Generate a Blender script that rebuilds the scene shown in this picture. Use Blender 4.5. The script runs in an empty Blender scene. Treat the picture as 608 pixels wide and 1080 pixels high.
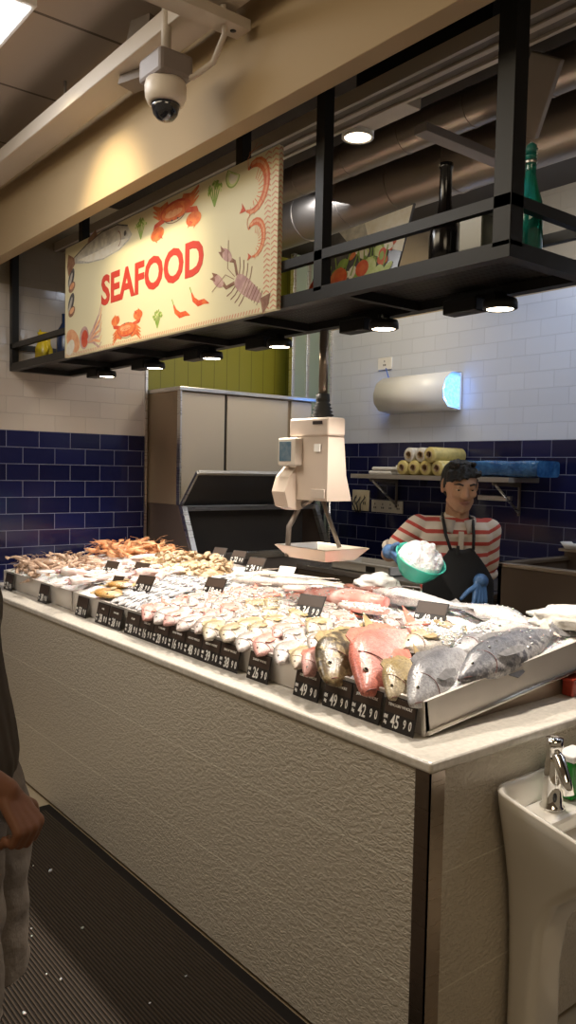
import bpy, bmesh, math, random
from mathutils import Vector, Matrix, Quaternion, noise
V = Vector
PI = math.pi
S = bpy.context.scene
COL = S.collection
rnd = random.Random(7)

# ------------------------------------------------------------------ materials
def mat(name, color, rough=.5, metal=0., var=0., vscale=8., bump=0., bscale=30., spec=.5, emit=None, estr=0., color2=None,
        trans=0., alpha=1., detail=4., coat=0., sss=0.):
    m = bpy.data.materials.new(name); m.use_nodes = True
    nt = m.node_tree; b = nt.nodes['Principled BSDF']
    b.inputs['Base Color'].default_value = (*color, 1)
    b.inputs['Roughness'].default_value = rough
    b.inputs['Metallic'].default_value = metal
    b.inputs['Specular IOR Level'].default_value = spec
    b.inputs['Transmission Weight'].default_value = trans
    b.inputs['Alpha'].default_value = alpha
    b.inputs['Coat Weight'].default_value = coat
    if sss:
        b.inputs['Subsurface Weight'].default_value = sss
        b.inputs['Subsurface Scale'].default_value = .02
    if emit:
        b.inputs['Emission Color'].default_value = (*emit, 1); b.inputs['Emission Strength'].default_value = estr
    if var or color2 or bump:
        tc = nt.nodes.new('ShaderNodeTexCoord')
    if var or color2:
        n = nt.nodes.new('ShaderNodeTexNoise'); n.inputs['Scale'].default_value = vscale; n.inputs['Detail'].default_value = detail
        r = nt.nodes.new('ShaderNodeValToRGB')
        c2 = color2 if color2 else tuple(max(0, c * (1 - var)) for c in color)
        r.color_ramp.elements[0].position = .38; r.color_ramp.elements[1].position = .62
        r.color_ramp.elements[0].color = (*c2, 1); r.color_ramp.elements[1].color = (*color, 1)
        nt.links.new(tc.outputs['Object'], n.inputs['Vector']); nt.links.new(n.outputs['Fac'], r.inputs['Fac'])
        nt.links.new(r.outputs['Color'], b.inputs['Base Color'])
    if bump:
        n2 = nt.nodes.new('ShaderNodeTexNoise'); n2.inputs['Scale'].default_value = bscale; n2.inputs['Detail'].default_value = 3
        bp = nt.nodes.new('ShaderNodeBump'); bp.inputs['Strength'].default_value = bump; bp.inputs['Distance'].default_value = .01
        nt.links.new(tc.outputs['Object'], n2.inputs['Vector']); nt.links.new(n2.outputs['Fac'], bp.inputs['Height'])
        nt.links.new(bp.outputs['Normal'], b.inputs['Normal'])
    return m

def nd(nt, t, **k):
    n = nt.nodes.new(t)
    for a, v in k.items(): setattr(n, a, v)
    return n
def math_node(nt, op, a, b=None, clamp=False):
    n = nd(nt, 'ShaderNodeMath', operation=op); n.use_clamp = clamp
    for i, v in enumerate((a, b)):
        if v is None: continue
        if isinstance(v, (int, float)): n.inputs[i].default_value = v
        else: nt.links.new(v, n.inputs[i])
    return n.outputs[0]
def mixc(nt, f, a, b, mode='MIX'):
    n = nd(nt, 'ShaderNodeMix', data_type='RGBA', blend_type=mode)
    for i, v in ((0, f), (6, a), (7, b)):
        if isinstance(v, (int, float)): n.inputs[i].default_value = v
        elif isinstance(v, tuple): n.inputs[i].default_value = (*v, 1)
        else: nt.links.new(v, n.inputs[i])
    return n.outputs[2]

def tile_mat(name, axis, split=1.82, lo=((.006, .007, .035), (.010, .012, .06)), hi=((.60, .58, .57), (.64, .62, .61)), top=None, topcol=(.32, .26, .18)):
    """subway tiles 200 x 100 mm laid in running bond, blue below the split and white above"""
    m = bpy.data.materials.new(name); m.use_nodes = True; nt = m.node_tree; b = nt.nodes['Principled BSDF']
    g = nd(nt, 'ShaderNodeNewGeometry'); s = nd(nt, 'ShaderNodeSeparateXYZ'); nt.links.new(g.outputs['Position'], s.inputs[0])
    c = nd(nt, 'ShaderNodeCombineXYZ'); nt.links.new(s.outputs[axis], c.inputs[0])
    nt.links.new(math_node(nt, 'SUBTRACT', s.outputs[2], .02), c.inputs[1])
    def brick(c1, c2, mo):
        k = nd(nt, 'ShaderNodeTexBrick'); k.offset = .5
        k.inputs['Scale'].default_value = 1; k.inputs['Brick Width'].default_value = .2; k.inputs['Row Height'].default_value = .1
        k.inputs['Mortar Size'].default_value = .0022; k.inputs['Mortar Smooth'].default_value = .3; k.inputs['Bias'].default_value = 0
        k.inputs['Color1'].default_value = (*c1, 1); k.inputs['Color2'].default_value = (*c2, 1); k.inputs['Mortar'].default_value = (*mo, 1)
        nt.links.new(c.outputs[0], k.inputs['Vector']); return k
    kb = brick(lo[0], lo[1], (.16, .17, .25)); kw = brick(hi[0], hi[1], tuple(c * .82 for c in hi[0]))
    up = math_node(nt, 'GREATER_THAN', s.outputs[2], split)
    col = mixc(nt, up, kb.outputs['Color'], kw.outputs['Color'])
    if top:
        tp = math_node(nt, 'GREATER_THAN', s.outputs[2], top); col = mixc(nt, tp, col, topcol)
    nt.links.new(col, b.inputs['Base Color'])
    no = nd(nt, 'ShaderNodeTexNoise'); no.inputs['Scale'].default_value = 9; nt.links.new(g.outputs['Position'], no.inputs['Vector'])
    h = math_node(nt, 'SUBTRACT', math_node(nt, 'MULTIPLY', no.outputs['Fac'], .35), kb.outputs['Fac'])
    bp = nd(nt, 'ShaderNodeBump'); bp.inputs['Strength'].default_value = .5; bp.inputs['Distance'].default_value = .006
    nt.links.new(h, bp.inputs['Height']); nt.links.new(bp.outputs['Normal'], b.inputs['Normal'])
    rr = math_node(nt, 'ADD', math_node(nt, 'MULTIPLY', kb.outputs['Fac'], .5), .13)
    if top: rr = math_node(nt, 'ADD', rr, math_node(nt, 'MULTIPLY', tp, .5))
    nt.links.new(rr, b.inputs['Roughness'])
    return m

def steel(name, color=(.55, .53, .5), rough=.28, axis='Z'):
    m = mat(name, color, rough, 1.)
    nt = m.node_tree; b = nt.nodes['Principled BSDF']
    tc = nd(nt, 'ShaderNodeTexCoord'); mp = nd(nt, 'ShaderNodeMapping')
    mp.inputs['Scale'].default_value = (3, 3, 160) if axis == 'Z' else (160, 160, 3)
    n = nd(nt, 'ShaderNodeTexNoise'); n.inputs['Scale'].default_value = 1.5
    nt.links.new(tc.outputs['Object'], mp.inputs[0]); nt.links.new(mp.outputs[0], n.inputs['Vector'])
    r = math_node(nt, 'ADD', math_node(nt, 'MULTIPLY', n.outputs['Fac'], .2), rough - .1)
    nt.links.new(r, b.inputs['Roughness'])
    return m

def counter_mat():
    m = bpy.data.materials.new('embossed white tile'); m.use_nodes = True; nt = m.node_tree; b = nt.nodes['Principled BSDF']
    g = nd(nt, 'ShaderNodeNewGeometry'); s = nd(nt, 'ShaderNodeSeparateXYZ'); nt.links.new(g.outputs['Position'], s.inputs[0])
    c = nd(nt, 'ShaderNodeCombineXYZ'); nt.links.new(math_node(nt, 'ADD', math_node(nt, 'ADD', s.outputs[0], s.outputs[1]), 20.), c.inputs[0])
    nt.links.new(math_node(nt, 'ADD', s.outputs[2], -.01), c.inputs[1])
    k = nd(nt, 'ShaderNodeTexBrick'); k.offset = 0
    for a, v in (('Scale', 1), ('Brick Width', 40.), ('Row Height', .305), ('Mortar Size', .0024), ('Mortar Smooth', .2)): k.inputs[a].default_value = v
    k.inputs['Color1'].default_value = (.56, .50, .41, 1); k.inputs['Color2'].default_value = (.58, .52, .43, 1); k.inputs['Mortar'].default_value = (.74, .69, .58, 1)
    nt.links.new(c.outputs[0], k.inputs['Vector']); nt.links.new(k.outputs['Color'], b.inputs['Base Color'])
    mp = nd(nt, 'ShaderNodeMapping'); mp.inputs['Scale'].default_value = (50, 50, 90); mp.inputs['Rotation'].default_value = (.3, .5, .2)
    nt.links.new(g.outputs['Position'], mp.inputs[0])
    v = nd(nt, 'ShaderNodeTexNoise'); v.inputs['Scale'].default_value = 1.1; v.inputs['Detail'].default_value = 1.5
    v.inputs['Distortion'].default_value = .8
    nt.links.new(mp.outputs[0], v.inputs['Vector'])
    r = nd(nt, 'ShaderNodeValToRGB'); r.color_ramp.elements[0].position = .42; r.color_ramp.elements[1].position = .6
    nt.links.new(v.outputs['Fac'], r.inputs['Fac'])
    bp = nd(nt, 'ShaderNodeBump'); bp.inputs['Strength'].default_value = .46; bp.inputs['Distance'].default_value = .004
    h = math_node(nt, 'SUBTRACT', r.outputs['Color'], math_node(nt, 'MULTIPLY', k.outputs['Fac'], .6))
    nt.links.new(h, bp.inputs['Height']); nt.links.new(bp.outputs['Normal'], b.inputs['Normal'])
    b.inputs['Roughness'].default_value = .3
    return m

def fish_mat(name, back, flank, belly, H, spots=None, scale=55., spot_scale=14., rough=.22, rnd_tint=(1., .8, .75), amount=.5, head=None, L=1.):
    """colour from spine to belly in the fish's own coordinates (x head to tail, y belly to back), small scales, per fish tint"""
    m = bpy.data.materials.new(name); m.use_nodes = True; nt = m.node_tree; b = nt.nodes['Principled BSDF']
    tc = nd(nt, 'ShaderNodeTexCoord'); s = nd(nt, 'ShaderNodeSeparateXYZ'); nt.links.new(tc.outputs['Object'], s.inputs[0])
    t = math_node(nt, 'ADD', math_node(nt, 'DIVIDE', s.outputs[1], H), .5)
    n = nd(nt, 'ShaderNodeTexNoise'); n.inputs['Scale'].default_value = 12; nt.links.new(tc.outputs['Object'], n.inputs['Vector'])
    t = math_node(nt, 'ADD', t, math_node(nt, 'MULTIPLY', math_node(nt, 'SUBTRACT', n.outputs['Fac'], .5), .5))
    r = nd(nt, 'ShaderNodeValToRGB'); e = r.color_ramp.elements
    e[0].position = .22; e[0].color = (*belly, 1); e[1].position = .85; e[1].color = (*back, 1)
    k = e.new(.55); k.color = (*flank, 1)
    nt.links.new(t, r.inputs['Fac']); col = r.outputs['Color']
    if spots:
        sn = nd(nt, 'ShaderNodeTexNoise'); sn.inputs['Scale'].default_value = spot_scale; sn.inputs['Detail'].default_value = 3
        nt.links.new(tc.outputs['Object'], sn.inputs['Vector'])
        sr = nd(nt, 'ShaderNodeValToRGB'); sr.color_ramp.elements[0].position = .5; sr.color_ramp.elements[1].position = .6
        nt.links.new(sn.outputs['Fac'], sr.inputs['Fac']); col = mixc(nt, sr.outputs['Color'], col, spots)
    if head:
        hr = nd(nt, 'ShaderNodeValToRGB'); hr.color_ramp.elements[0].position = .12; hr.color_ramp.elements[1].position = .34
        hr.color_ramp.elements[0].color = (.85,) * 3 + (1,); hr.color_ramp.elements[1].color = (0, 0, 0, 1)
        nt.links.new(math_node(nt, 'DIVIDE', s.outputs[0], L), hr.inputs['Fac']); col = mixc(nt, hr.outputs['Color'], col, head)
    oi = nd(nt, 'ShaderNodeObjectInfo')
    col = mixc(nt, math_node(nt, 'MULTIPLY', oi.outputs['Random'], amount), col, mixc(nt, 1., col, rnd_tint, 'MULTIPLY'))
    vo = nd(nt, 'ShaderNodeTexVoronoi'); vo.inputs['Scale'].default_value = 150 if H > .12 else 240
    nt.links.new(tc.outputs['Object'], vo.inputs['Vector'])
    dk = math_node(nt, 'MULTIPLY', vo.outputs['Distance'], .8, True)
    col = mixc(nt, dk, col, mixc(nt, 1., col, (.35, .35, .4), 'MULTIPLY'))
    nt.links.new(col, b.inputs['Base Color'])
    bp = nd(nt, 'ShaderNodeBump'); bp.inputs['Strength'].default_value = .35; bp.inputs['Distance'].default_value = .002; bp.invert = True
    nt.links.new(vo.outputs['Distance'], bp.inputs['Height']); nt.links.new(bp.outputs['Normal'], b.inputs['Normal'])
    n3 = nd(nt, 'ShaderNodeTexNoise'); n3.inputs['Scale'].default_value = 34; n3.inputs['Detail'].default_value = 5; nt.links.new(tc.outputs['Object'], n3.inputs['Vector'])
    mt = nd(nt, 'ShaderNodeValToRGB'); mt.color_ramp.elements[0].position = .42; mt.color_ramp.elements[1].position = .62; nt.links.new(n3.outputs['Fac'], mt.inputs['Fac'])
    col2 = mixc(nt, math_node(nt, 'MULTIPLY', mt.outputs['Color'], .4), col, mixc(nt, 1., col, (.55, .5, .48), 'MULTIPLY')); nt.links.new(col2, b.inputs['Base Color'])
    nt.links.new(math_node(nt, 'ADD', math_node(nt, 'MULTIPLY', n3.outputs['Fac'], .3), rough - .05), b.inputs['Roughness']); b.inputs['Specular IOR Level'].default_value = .6
    return m

# ------------------------------------------------------------------ mesh building
class MB:
    def __init__(s): s.bm = bmesh.new(); s.mi = 0
    def _post(s, n0, M=None):
        s.bm.verts.ensure_lookup_table()
        vs = s.bm.verts[n0:]
        if M is not None:
            for v in vs: v.co = M @ v.co
        return vs
    def faces_from(s, f0):
        s.bm.faces.ensure_lookup_table()
        for f in s.bm.faces[f0:]: f.material_index = s.mi
    def box(s, x0, x1, y0, y1, z0, z1, bev=0., M=None, seg=2):
        t = bmesh.new()
        bmesh.ops.create_cube(t, size=1)
        for v in t.verts: v.co = V(((x0 + x1) / 2 + v.co.x * (x1 - x0), (y0 + y1) / 2 + v.co.y * (y1 - y0), (z0 + z1) / 2 + v.co.z * (z1 - z0)))
        if bev: bmesh.ops.bevel(t, geom=list(t.edges), offset=bev, segments=seg, affect='EDGES', profile=.5)
        s.merge(t, M); return s
    def merge(s, t, M=None, smooth=False):
        mp = {}
        for v in t.verts: mp[v] = s.bm.verts.new(M @ v.co if M is not None else v.co)
        for f in t.faces:
            try: g = s.bm.faces.new([mp[v] for v in f.verts])
            except ValueError: continue
            g.material_index = s.mi; g.smooth = f.smooth or smooth
        t.free()
    def loft(s, rings, close=True, caps=True, smooth=True):
        R = [[s.bm.verts.new(p) for p in r] for r in rings]
        n = len(R[0])
        for a, b in zip(R, R[1:]):
            for i in range(n if close else n - 1):
                j = (i + 1) % n
                f = s.bm.faces.new((a[i], a[j], b[j], b[i])); f.material_index = s.mi; f.smooth = smooth
        if caps and close:
            for r, rv in ((R[0], True), (R[-1], False)):
                f = s.bm.faces.new(list(reversed(r)) if rv else r); f.material_index = s.mi; f.smooth = False
        return s
    def tube(s, pts, rad, seg=10, caps=True):
        pts = [V(p) for p in pts]; rs = rad if isinstance(rad, (list, tuple)) else [rad] * len(pts)
        rings = []; up = None
        for i, p in enumerate(pts):
            d = ((pts[min(i + 1, len(pts) - 1)] - p).normalized() + (p - pts[max(i - 1, 0)]).normalized())
            if d.length < 1e-6: d = pts[-1] - pts[0]
            d.normalize()
            if up is None: up = d.orthogonal().normalized()
            up = (up - d * up.dot(d)).normalized(); w = d.cross(up)
            rings.append([p + (up * math.cos(2 * PI * k / seg) + w * math.sin(2 * PI * k / seg)) * rs[i] for k in range(seg)])
        return s.loft(rings, caps=caps)
    def lathe(s, prof, c=(0, 0, 0), seg=20, M=None, caps=True):
        """prof: (radius, z)"""
        M = M or Matrix.Translation(c)
        return s.loft([[M @ V((r * math.cos(2 * PI * k / seg), r * math.sin(2 * PI * k / seg), z)) for k in range(seg)] for r, z in prof], caps=caps)
    def sphere(s, c, r, u=12, v=8, M=None):
        t = bmesh.new(); bmesh.ops.create_uvsphere(t, u_segments=u, v_segments=v, radius=1)
        if not isinstance(r, (tuple, list)): r = (r, r, r)
        MM = Matrix.Translation(c) @ (M or Matrix()) @ Matrix.Diagonal((*r, 1))
        s.merge(t, MM, True); return s
    def prism(s, pts, y0, y1, ax='y', M=None):
        """polygon pts (a,b) extruded along an axis"""
        def mk(a, b, d):
            p = V((a, d, b)) if ax == 'y' else (V((d, a, b)) if ax == 'x' else V((a, b, d)))
            return M @ p if M is not None else p
        A = [s.bm.verts.new(mk(a, b, y0)) for a, b in pts]; B = [s.bm.verts.new(mk(a, b, y1)) for a, b in pts]
        n = len(A)
        for i in range(n):
            f = s.bm.faces.new((A[i], A[(i + 1) % n], B[(i + 1) % n], B[i])); f.material_index = s.mi
        for q in (list(reversed(A)), B):
            f = s.bm.faces.new(q); f.material_index = s.mi
        return s
    def quad(s, *p):
        f = s.bm.faces.new([s.bm.verts.new(q) for q in p]); f.material_index = s.mi; return s
    def grid(s, fn, nu, nv, smooth=True):
        G = [[s.bm.verts.new(fn(i / nu, j / nv)) for j in range(nv + 1)] for i in range(nu + 1)]
        for i in range(nu):
            for j in range(nv):
                f = s.bm.faces.new((G[i][j], G[i + 1][j], G[i + 1][j + 1], G[i][j + 1])); f.material_index = s.mi; f.smooth = smooth
        return s
    def mesh(s, name, mats, normals=True):
        if normals: bmesh.ops.recalc_face_normals(s.bm, faces=s.bm.faces)
        me = bpy.data.meshes.new(name); s.bm.to_mesh(me); s.bm.free()
        for m in (mats if isinstance(mats, (list, tuple)) else [mats]): me.materials.append(m)
        return me
    def build(s, name, mats, parent=None, loc=None, normals=True, solid=0., rotz=None):
        o = bpy.data.objects.new(name, s.mesh(name, mats, normals)); COL.objects.link(o)
        if parent: o.parent = parent
        if loc is not None: o.location = loc
        if rotz is not None: o.rotation_euler.z = rotz
        if solid:
            md = o.modifiers.new('solid', 'SOLIDIFY'); md.thickness = solid; md.offset = 0
        return o

def tag(o, label, cat, group=None, kind=None):
    o['label'] = label; o['category'] = cat
    if group: o['group'] = group
    if kind: o['kind'] = kind
    return o
def struct(o): o['kind'] = 'structure'; return o
def thing(name, label, cat, loc=(0, 0, 0), rotz=0, group=None):
    o = bpy.data.objects.new(name, None); o.empty_display_size = .05; COL.objects.link(o)
    o.location = loc; o.rotation_euler = (0, 0, rotz); return tag(o, label, cat, group)
def kids(o): return [c for c in COL.objects if c.parent == o]
CH = {}
def copy_tree(o):
    r = o.copy(); COL.objects.link(r)
    for c in CH.get(o.name, []):
        d = c.copy(); COL.objects.link(d); d.parent = r
    return r
def dirM(p, z, x=None):
    """matrix whose local z points along z"""
    z = V(z).normalized(); x = V(x) if x is not None else z.orthogonal(); x = (x - z * x.dot(z)).normalized(); y = z.cross(x)
    return Matrix.Translation(p) @ Matrix((x, y, z)).transposed().to_4x4()

def text_mesh(body, size, extrude=.0004, bold=0., align='CENTER', space=1.):
    cu = bpy.data.curves.new('t', 'FONT'); cu.body = body; cu.size = size; cu.extrude = extrude; cu.offset = bold
    cu.align_x = align; cu.align_y = 'CENTER'; cu.resolution_u = 3; cu.space_character = space
    o = bpy.data.objects.new('t', cu); COL.objects.link(o)
    dg = bpy.context.evaluated_depsgraph_get(); dg.update()
    me = bpy.data.meshes.new_from_object(o.evaluated_get(dg))
    bpy.data.objects.remove(o); bpy.data.curves.remove(cu)
    return me
def add_text(mb, body, size, M, bold=0., extrude=.0004, sx=1., space=1., align='CENTER'):
    me = text_mesh(body, size, extrude, bold, align, space); t = bmesh.new(); t.from_mesh(me); bpy.data.meshes.remove(me)
    mb.merge(t, M @ Matrix.Diagonal((sx, 1, 1, 1)))

def remesh(prims, voxel, name, mats, parent, smooth=5, loc=None, disp=None, sm_fac=.5):
    """one continuous surface from tapered capsules and ellipsoids"""
    mb = MB()
    for p in prims:
        if p[0] == 'c':
            _, a, b, ra, rb = p[:5]; a = V(a); b = V(b); fl = p[5] if len(p) > 5 else None
            d = (b - a); L = d.length; M = dirM(a, d, fl[0] if fl else None)
            k = fl[1] if fl else 1.
            rr = []
            for i in range(5):
                t = -PI / 2 + PI / 2 * i / 4; rr.append((ra * math.cos(t) + 1e-4, ra * math.sin(t)))
            for i in range(5):
                t = PI / 2 * i / 4; rr.append((rb * math.cos(t) + 1e-4, L + rb * math.sin(t)))
            mb.loft([[M @ V((r * math.cos(2 * PI * q / 14), r * k * math.sin(2 * PI * q / 14), z)) for q in range(14)] for r, z in rr])
        else:
            _, c, r = p[:3]; M = p[3] if len(p) > 3 else None
            mb.sphere(c, r, 18, 12, M)
    me = mb.mesh('tmp', []); o = bpy.data.objects.new('tmp', me); COL.objects.link(o)
    md = o.modifiers.new('r', 'REMESH'); md.mode = 'VOXEL'; md.voxel_size = voxel; md.use_smooth_shade = True
    if smooth:
        ms = o.modifiers.new('s', 'SMOOTH'); ms.factor = sm_fac; ms.iterations = smooth
    dg = bpy.context.evaluated_depsgraph_get(); dg.update()
    m2 = bpy.data.meshes.new_from_object(o.evaluated_get(dg)); bpy.data.objects.remove(o); bpy.data.meshes.remove(me)
    if disp:
        for v in m2.vertices: v.co = disp(v.co)
    m2.name = name
    m2.materials.clear()
    for m in (mats if isinstance(mats, (list, tuple)) else [mats]): m2.materials.append(m)
    for f in m2.polygons: f.use_smooth = True
    r = bpy.data.objects.new(name, m2); COL.objects.link(r); r.parent = parent
    if loc: r.location = loc
    return r

# ------------------------------------------------------------------ camera
f_, th, pt, rl = 849.18, 0.677305, -0.0530347, 0.020212
F = V((-math.cos(th) * math.cos(pt), math.sin(th) * math.cos(pt), math.sin(pt)))
R0 = V((math.sin(th), math.cos(th), 0)); U0 = R0.cross(F)
R = R0 * math.cos(rl) + U0 * math.sin(rl); U = R0 * -math.sin(rl) + U0 * math.cos(rl)
cam = bpy.data.cameras.new('camera'); co = bpy.data.objects.new('camera', cam); COL.objects.link(co)
Mx = Matrix((R, U, -F)).transposed().to_4x4(); Mx.translation = V((1.275, -1.488, 1.62)); co.matrix_world = Mx
cam.sensor_fit = 'HORIZONTAL'; cam.sensor_width = 36; cam.lens = f_ * 36 / 608; cam.clip_start = .02
S.camera = co

# ------------------------------------------------------------------ shared materials
M_black = mat('black painted metal', (.012, .011, .010), .45, .3)
M_steel = steel('brushed steel'); M_steeld = mat('dull steel', (.2, .17, .15), .45, .5)
M_steelw = steel('pale steel', (.72, .7, .67), .3)
M_chrome = mat('chrome', (.85, .84, .82), .06, 1.)
M_white = mat('white plastic', (.75, .73, .7), .35)
M_cream = mat('cream plastic', (.52, .43, .36), .45)
M_creamd = mat('cream plastic darker', (.5, .43, .37), .45)
M_dark = mat('dark rubber', (.02, .02, .02), .6)
M_ink = mat('black ink', (.01, .01, .01), .6)

# ------------------------------------------------------------------ setting
def plane_obj(name, pts, m, kind='structure', thick=0):
    o = MB().quad(*pts).build(name, m, normals=False); o['kind'] = kind; return o
# floor
fl = MB().box(-4.6, 4, -4, 4, -.1, 0).build('floor', None or mat('beige floor tile', (.5, .41, .28), .35, var=.1, vscale=3)); struct(fl)
M_wallL = tile_mat('subway tiles left', 1, hi=((.5, .44, .38), (.54, .48, .42)), top=2.67)
M_wallB = tile_mat('subway tiles back', 0)
o = MB().box(-3.62, -3.5, -4, 1.13, 0, 3.25).build('wall_left', M_wallL); struct(o)
o = MB().box(-3.8, 4, 2.6, 2.72, 0, 3.25).build('wall_back', tile_mat('subway tiles back2', 0, top=2.67, hi=((.55, .58, .66), (.58, .61, .69)))); struct(o)
# green panelled wall in the recess behind the steel cabinet
mg = mat('green wall boards', (.21, .235, .018), .5)
nt = mg.node_tree; b = nt.nodes['Principled BSDF']; g = nd(nt, 'ShaderNodeNewGeometry'); s_ = nd(nt, 'ShaderNodeSeparateXYZ'); nt.links.new(g.outputs['Position'], s_.inputs[0])
w = math_node(nt, 'FRACT', math_node(nt, 'MULTIPLY', s_.outputs[1], 9.)); w = math_node(nt, 'GREATER_THAN', w, .06)
nt.links.new(mixc(nt, w, (.15, .14, .012), (.24, .225, .02)), b.inputs['Base Color'])
o = MB().box(-3.8, -3.68, 1.0, 2.62, 0, 3.25).build('wall_recess', mg); struct(o)
o = MB().box(-3.5, -3.49, 1.118, 1.135, 0, 3.2).build('trim_1', M_steelw); struct(o)
# aluminium framed glass screen between the recess and the back wall
win = thing('window_1', 'x', 'x'); del win['label']; del win['category']; struct(win)
w = MB()
for y in (2.28, 2.42, 2.585): w.box(-3.42, -3.38, y - .014, y + .014, 1.0, 3.2, .002)
w.box(-3.42, -3.38, 2.28, 2.59, 1.0, 1.03); w.build('window_frame', M_steelw, win)
MB().box(-3.403, -3.397, 2.29, 2.58, 1.03, 3.2).build('glass_pane', mat('frosted green glass', (.5, .6, .5), .5, trans=.6), win)
o = MB().box(-3.34, -3.31, 2.575, 2.6, 0, 3.2).build('trim_2', M_steelw); struct(o)

# ceiling in front of the bulkhead and the open ceiling behind it
M_ceil = mat('beige ceiling board', (.36, .3, .25), .8)
nt = M_ceil.node_tree; b = nt.nodes['Principled BSDF']; g = nd(nt, 'ShaderNodeNewGeometry'); s_ = nd(nt, 'ShaderNodeSeparateXYZ'); nt.links.new(g.outputs['Position'], s_.inputs[0])
w = math_node(nt, 'FRACT', math_node(nt, 'MULTIPLY', math_node(nt, 'ADD', s_.outputs[0], 1.50 + 3), 1 / .6)); w = math_node(nt, 'GREATER_THAN', w, .025)
nt.links.new(mixc(nt, w, (.12, .095, .075), (.4, .34, .29)), b.inputs['Base Color'])
o = MB().box(-3.62, 4, -4, 0, 3.16, 3.25).build('ceiling', M_ceil); struct(o)
o = MB().box(-3.8, 4, 0, 2.72, 3.25, 3.3).build('ceiling', mat('dark soffit', (.045, .038, .032), .9)); struct(o)
# bulkhead hanging along the counter
mbh = mat('tan painted bulkhead', (.42, .31, .18), .75)
bh = MB().box(-3.5, .9, .0, .067, 2.707, 3.16, .003); o = bh.build('trim_3', mbh); struct(o)

# ------------------------------------------------------------------ counter
M_ctile = counter_mat()
M_ctop = mat('white terrazzo', (.72, .67, .59), .22, var=.12, vscale=60, bump=.12, bscale=110)
cn = thing('counter', 'long white embossed tile fish counter with terrazzo top and steel corner', 'counter', (0, 0, 0))
MB().box(-3.495, 0, 0, 1.02, 0.02, .89).build('tiled_body', M_ctile, cn)
MB().box(-3.495, .008, -.008, 1.03, .885, .915, .009, seg=3).build('countertop', M_ctop, cn)
t = MB(); t.box(-.045, .004, -.004, 0, .02, .886); t.box(0, .004, -.004, .05, .02, .886); t.build('corner_trim', steel('corner steel', (.36, .3, .25), .3), cn)

# ------------------------------------------------------------------ display trays
def lipz(y): return 1.012 + .105 * (y - .12)
def bedz(x, y):
    e = min((y - .12) / .1, (1.0 - y) / .08, (-.13 - x) / .08, (x + 3.3) / .08); e = max(0, min(1, e))
    return lipz(y) - .012 + .022 * e
M_trayw = mat('frosted steel', (.66, .61, .56), .38, .35)
TRAYS = [(-.13, -1.675), (-1.685, -2.36), (-2.37, -3.31)]
TL = ['sloping steel fish tray at the right end of the counter under the large fish', 'sloping steel tray in the middle of the counter holding silver fish and clams', 'sloping steel tray at the left wall holding squid and prawns']
for (xr, xl), lb in zip(TRAYS, TL):
    tr = thing('display_tray', lb, 'tray', (0, 0, 0), 0, None)
    t = MB()
    t.prism([(.12, lipz(.12)), (.13, lipz(.13)), (.146, .918), (.13, .918)], xl, xr, 'x')                 # front lip
    t.prism([(.12, .918), (.12, lipz(.12)), (1.0, lipz(1.0)), (1.0, lipz(1.0) - .1), (.15, .918)], xr, xr - .01, 'x')
    t.prism([(.12, .918), (.12, lipz(.12)), (1.0, lipz(1.0)), (1.0, lipz(1.0) - .1), (.15, .918)], xl, xl + .01, 'x')
    t.prism([(1.0, lipz(1.0) - .1), (1.0, lipz(1.0)), (.99, lipz(1.0)), (.99, lipz(1.0) - .1)], xl, xr, 'x')
    t.build('tray_walls', M_trayw, tr)
    t = MB(); t.prism([(.135, lipz(.12) - .07), (.99, lipz(1.0) - .07), (.99, lipz(1.0) - .085), (.135, lipz(.12) - .085)], xl + .01, xr - .01, 'x')
    t.build('tray_floor', M_steel, tr)
    if xr > -.2:
        t = MB(); t.tube([(xr + .004, .13, .925), (xr + .004, .99, lipz(.99) - .088)], .006, 8); t.build('edge_bar', M_steelw, tr)
t = MB().prism([(.25, .916), (.97, .916), (.97, lipz(.97) - .105), (.3, .933)], -3.2, -.16, 'x')
tag(t.build('tray_support', mat('brown satin steel', (.36, .28, .21), .4, .6)), 'steel wedge stand under the raised fish trays on the counter', 'stand')
# red block added to imitate a red reflection in the steel under the tray
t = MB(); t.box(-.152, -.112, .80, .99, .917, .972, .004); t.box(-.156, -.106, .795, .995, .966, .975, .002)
tag(t.build('red_reflection_block', mat('red reflection colour', (.28, .03, .015), .35)), 'small red block added as a reflection under the raised right end of the tray', 'tub')  # not a real tub: added block standing in for a red reflection

# crushed ice bed (one bed per tray) and loose ice
M_ice = mat('crushed ice', (.86, .86, .87), .25, bump=1., bscale=120, var=.12, vscale=50, sss=.15)
def icefn(x0, x1):
    def fn(u, v):
        x = x0 + (x1 - x0) * u; y = .132 + .856 * v
        n = noise.noise(V((x * 9, y * 9, 0))) * .010 + noise.noise(V((x * 38, y * 38, 3))) * .008
        return V((x, y, bedz(x, y) + n * min(1, v * 12, (1 - v) * 12, u * 30, (1 - u) * 30)))
    return fn
for (xr, xl), lb in zip(TRAYS, ['right', 'middle', 'left']):
    mb = MB(); mb.grid(icefn(xl + .012, xr - .012), int((xr - xl) * 70), 55)
    tag(mb.build('ice_bed', M_ice), 'white crushed ice filling the %s steel tray under the seafood' % lb, 'ice', kind='stuff')
mb = MB(); r2 = random.Random(3)
def chunk(mb, p, s, r):
    t = bmesh.new(); bmesh.ops.create_icosphere(t, subdivisions=1, radius=s)
    for v in t.verts: v.co *= r.uniform(.7, 1.25)
    mb.merge(t, Matrix.Translation(p) @ Matrix.Rotation(r.uniform(0, 6), 4, 'Z') @ Matrix.Diagonal((1, r.uniform(.6, 1), r.uniform(.5, .8), 1)))
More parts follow.
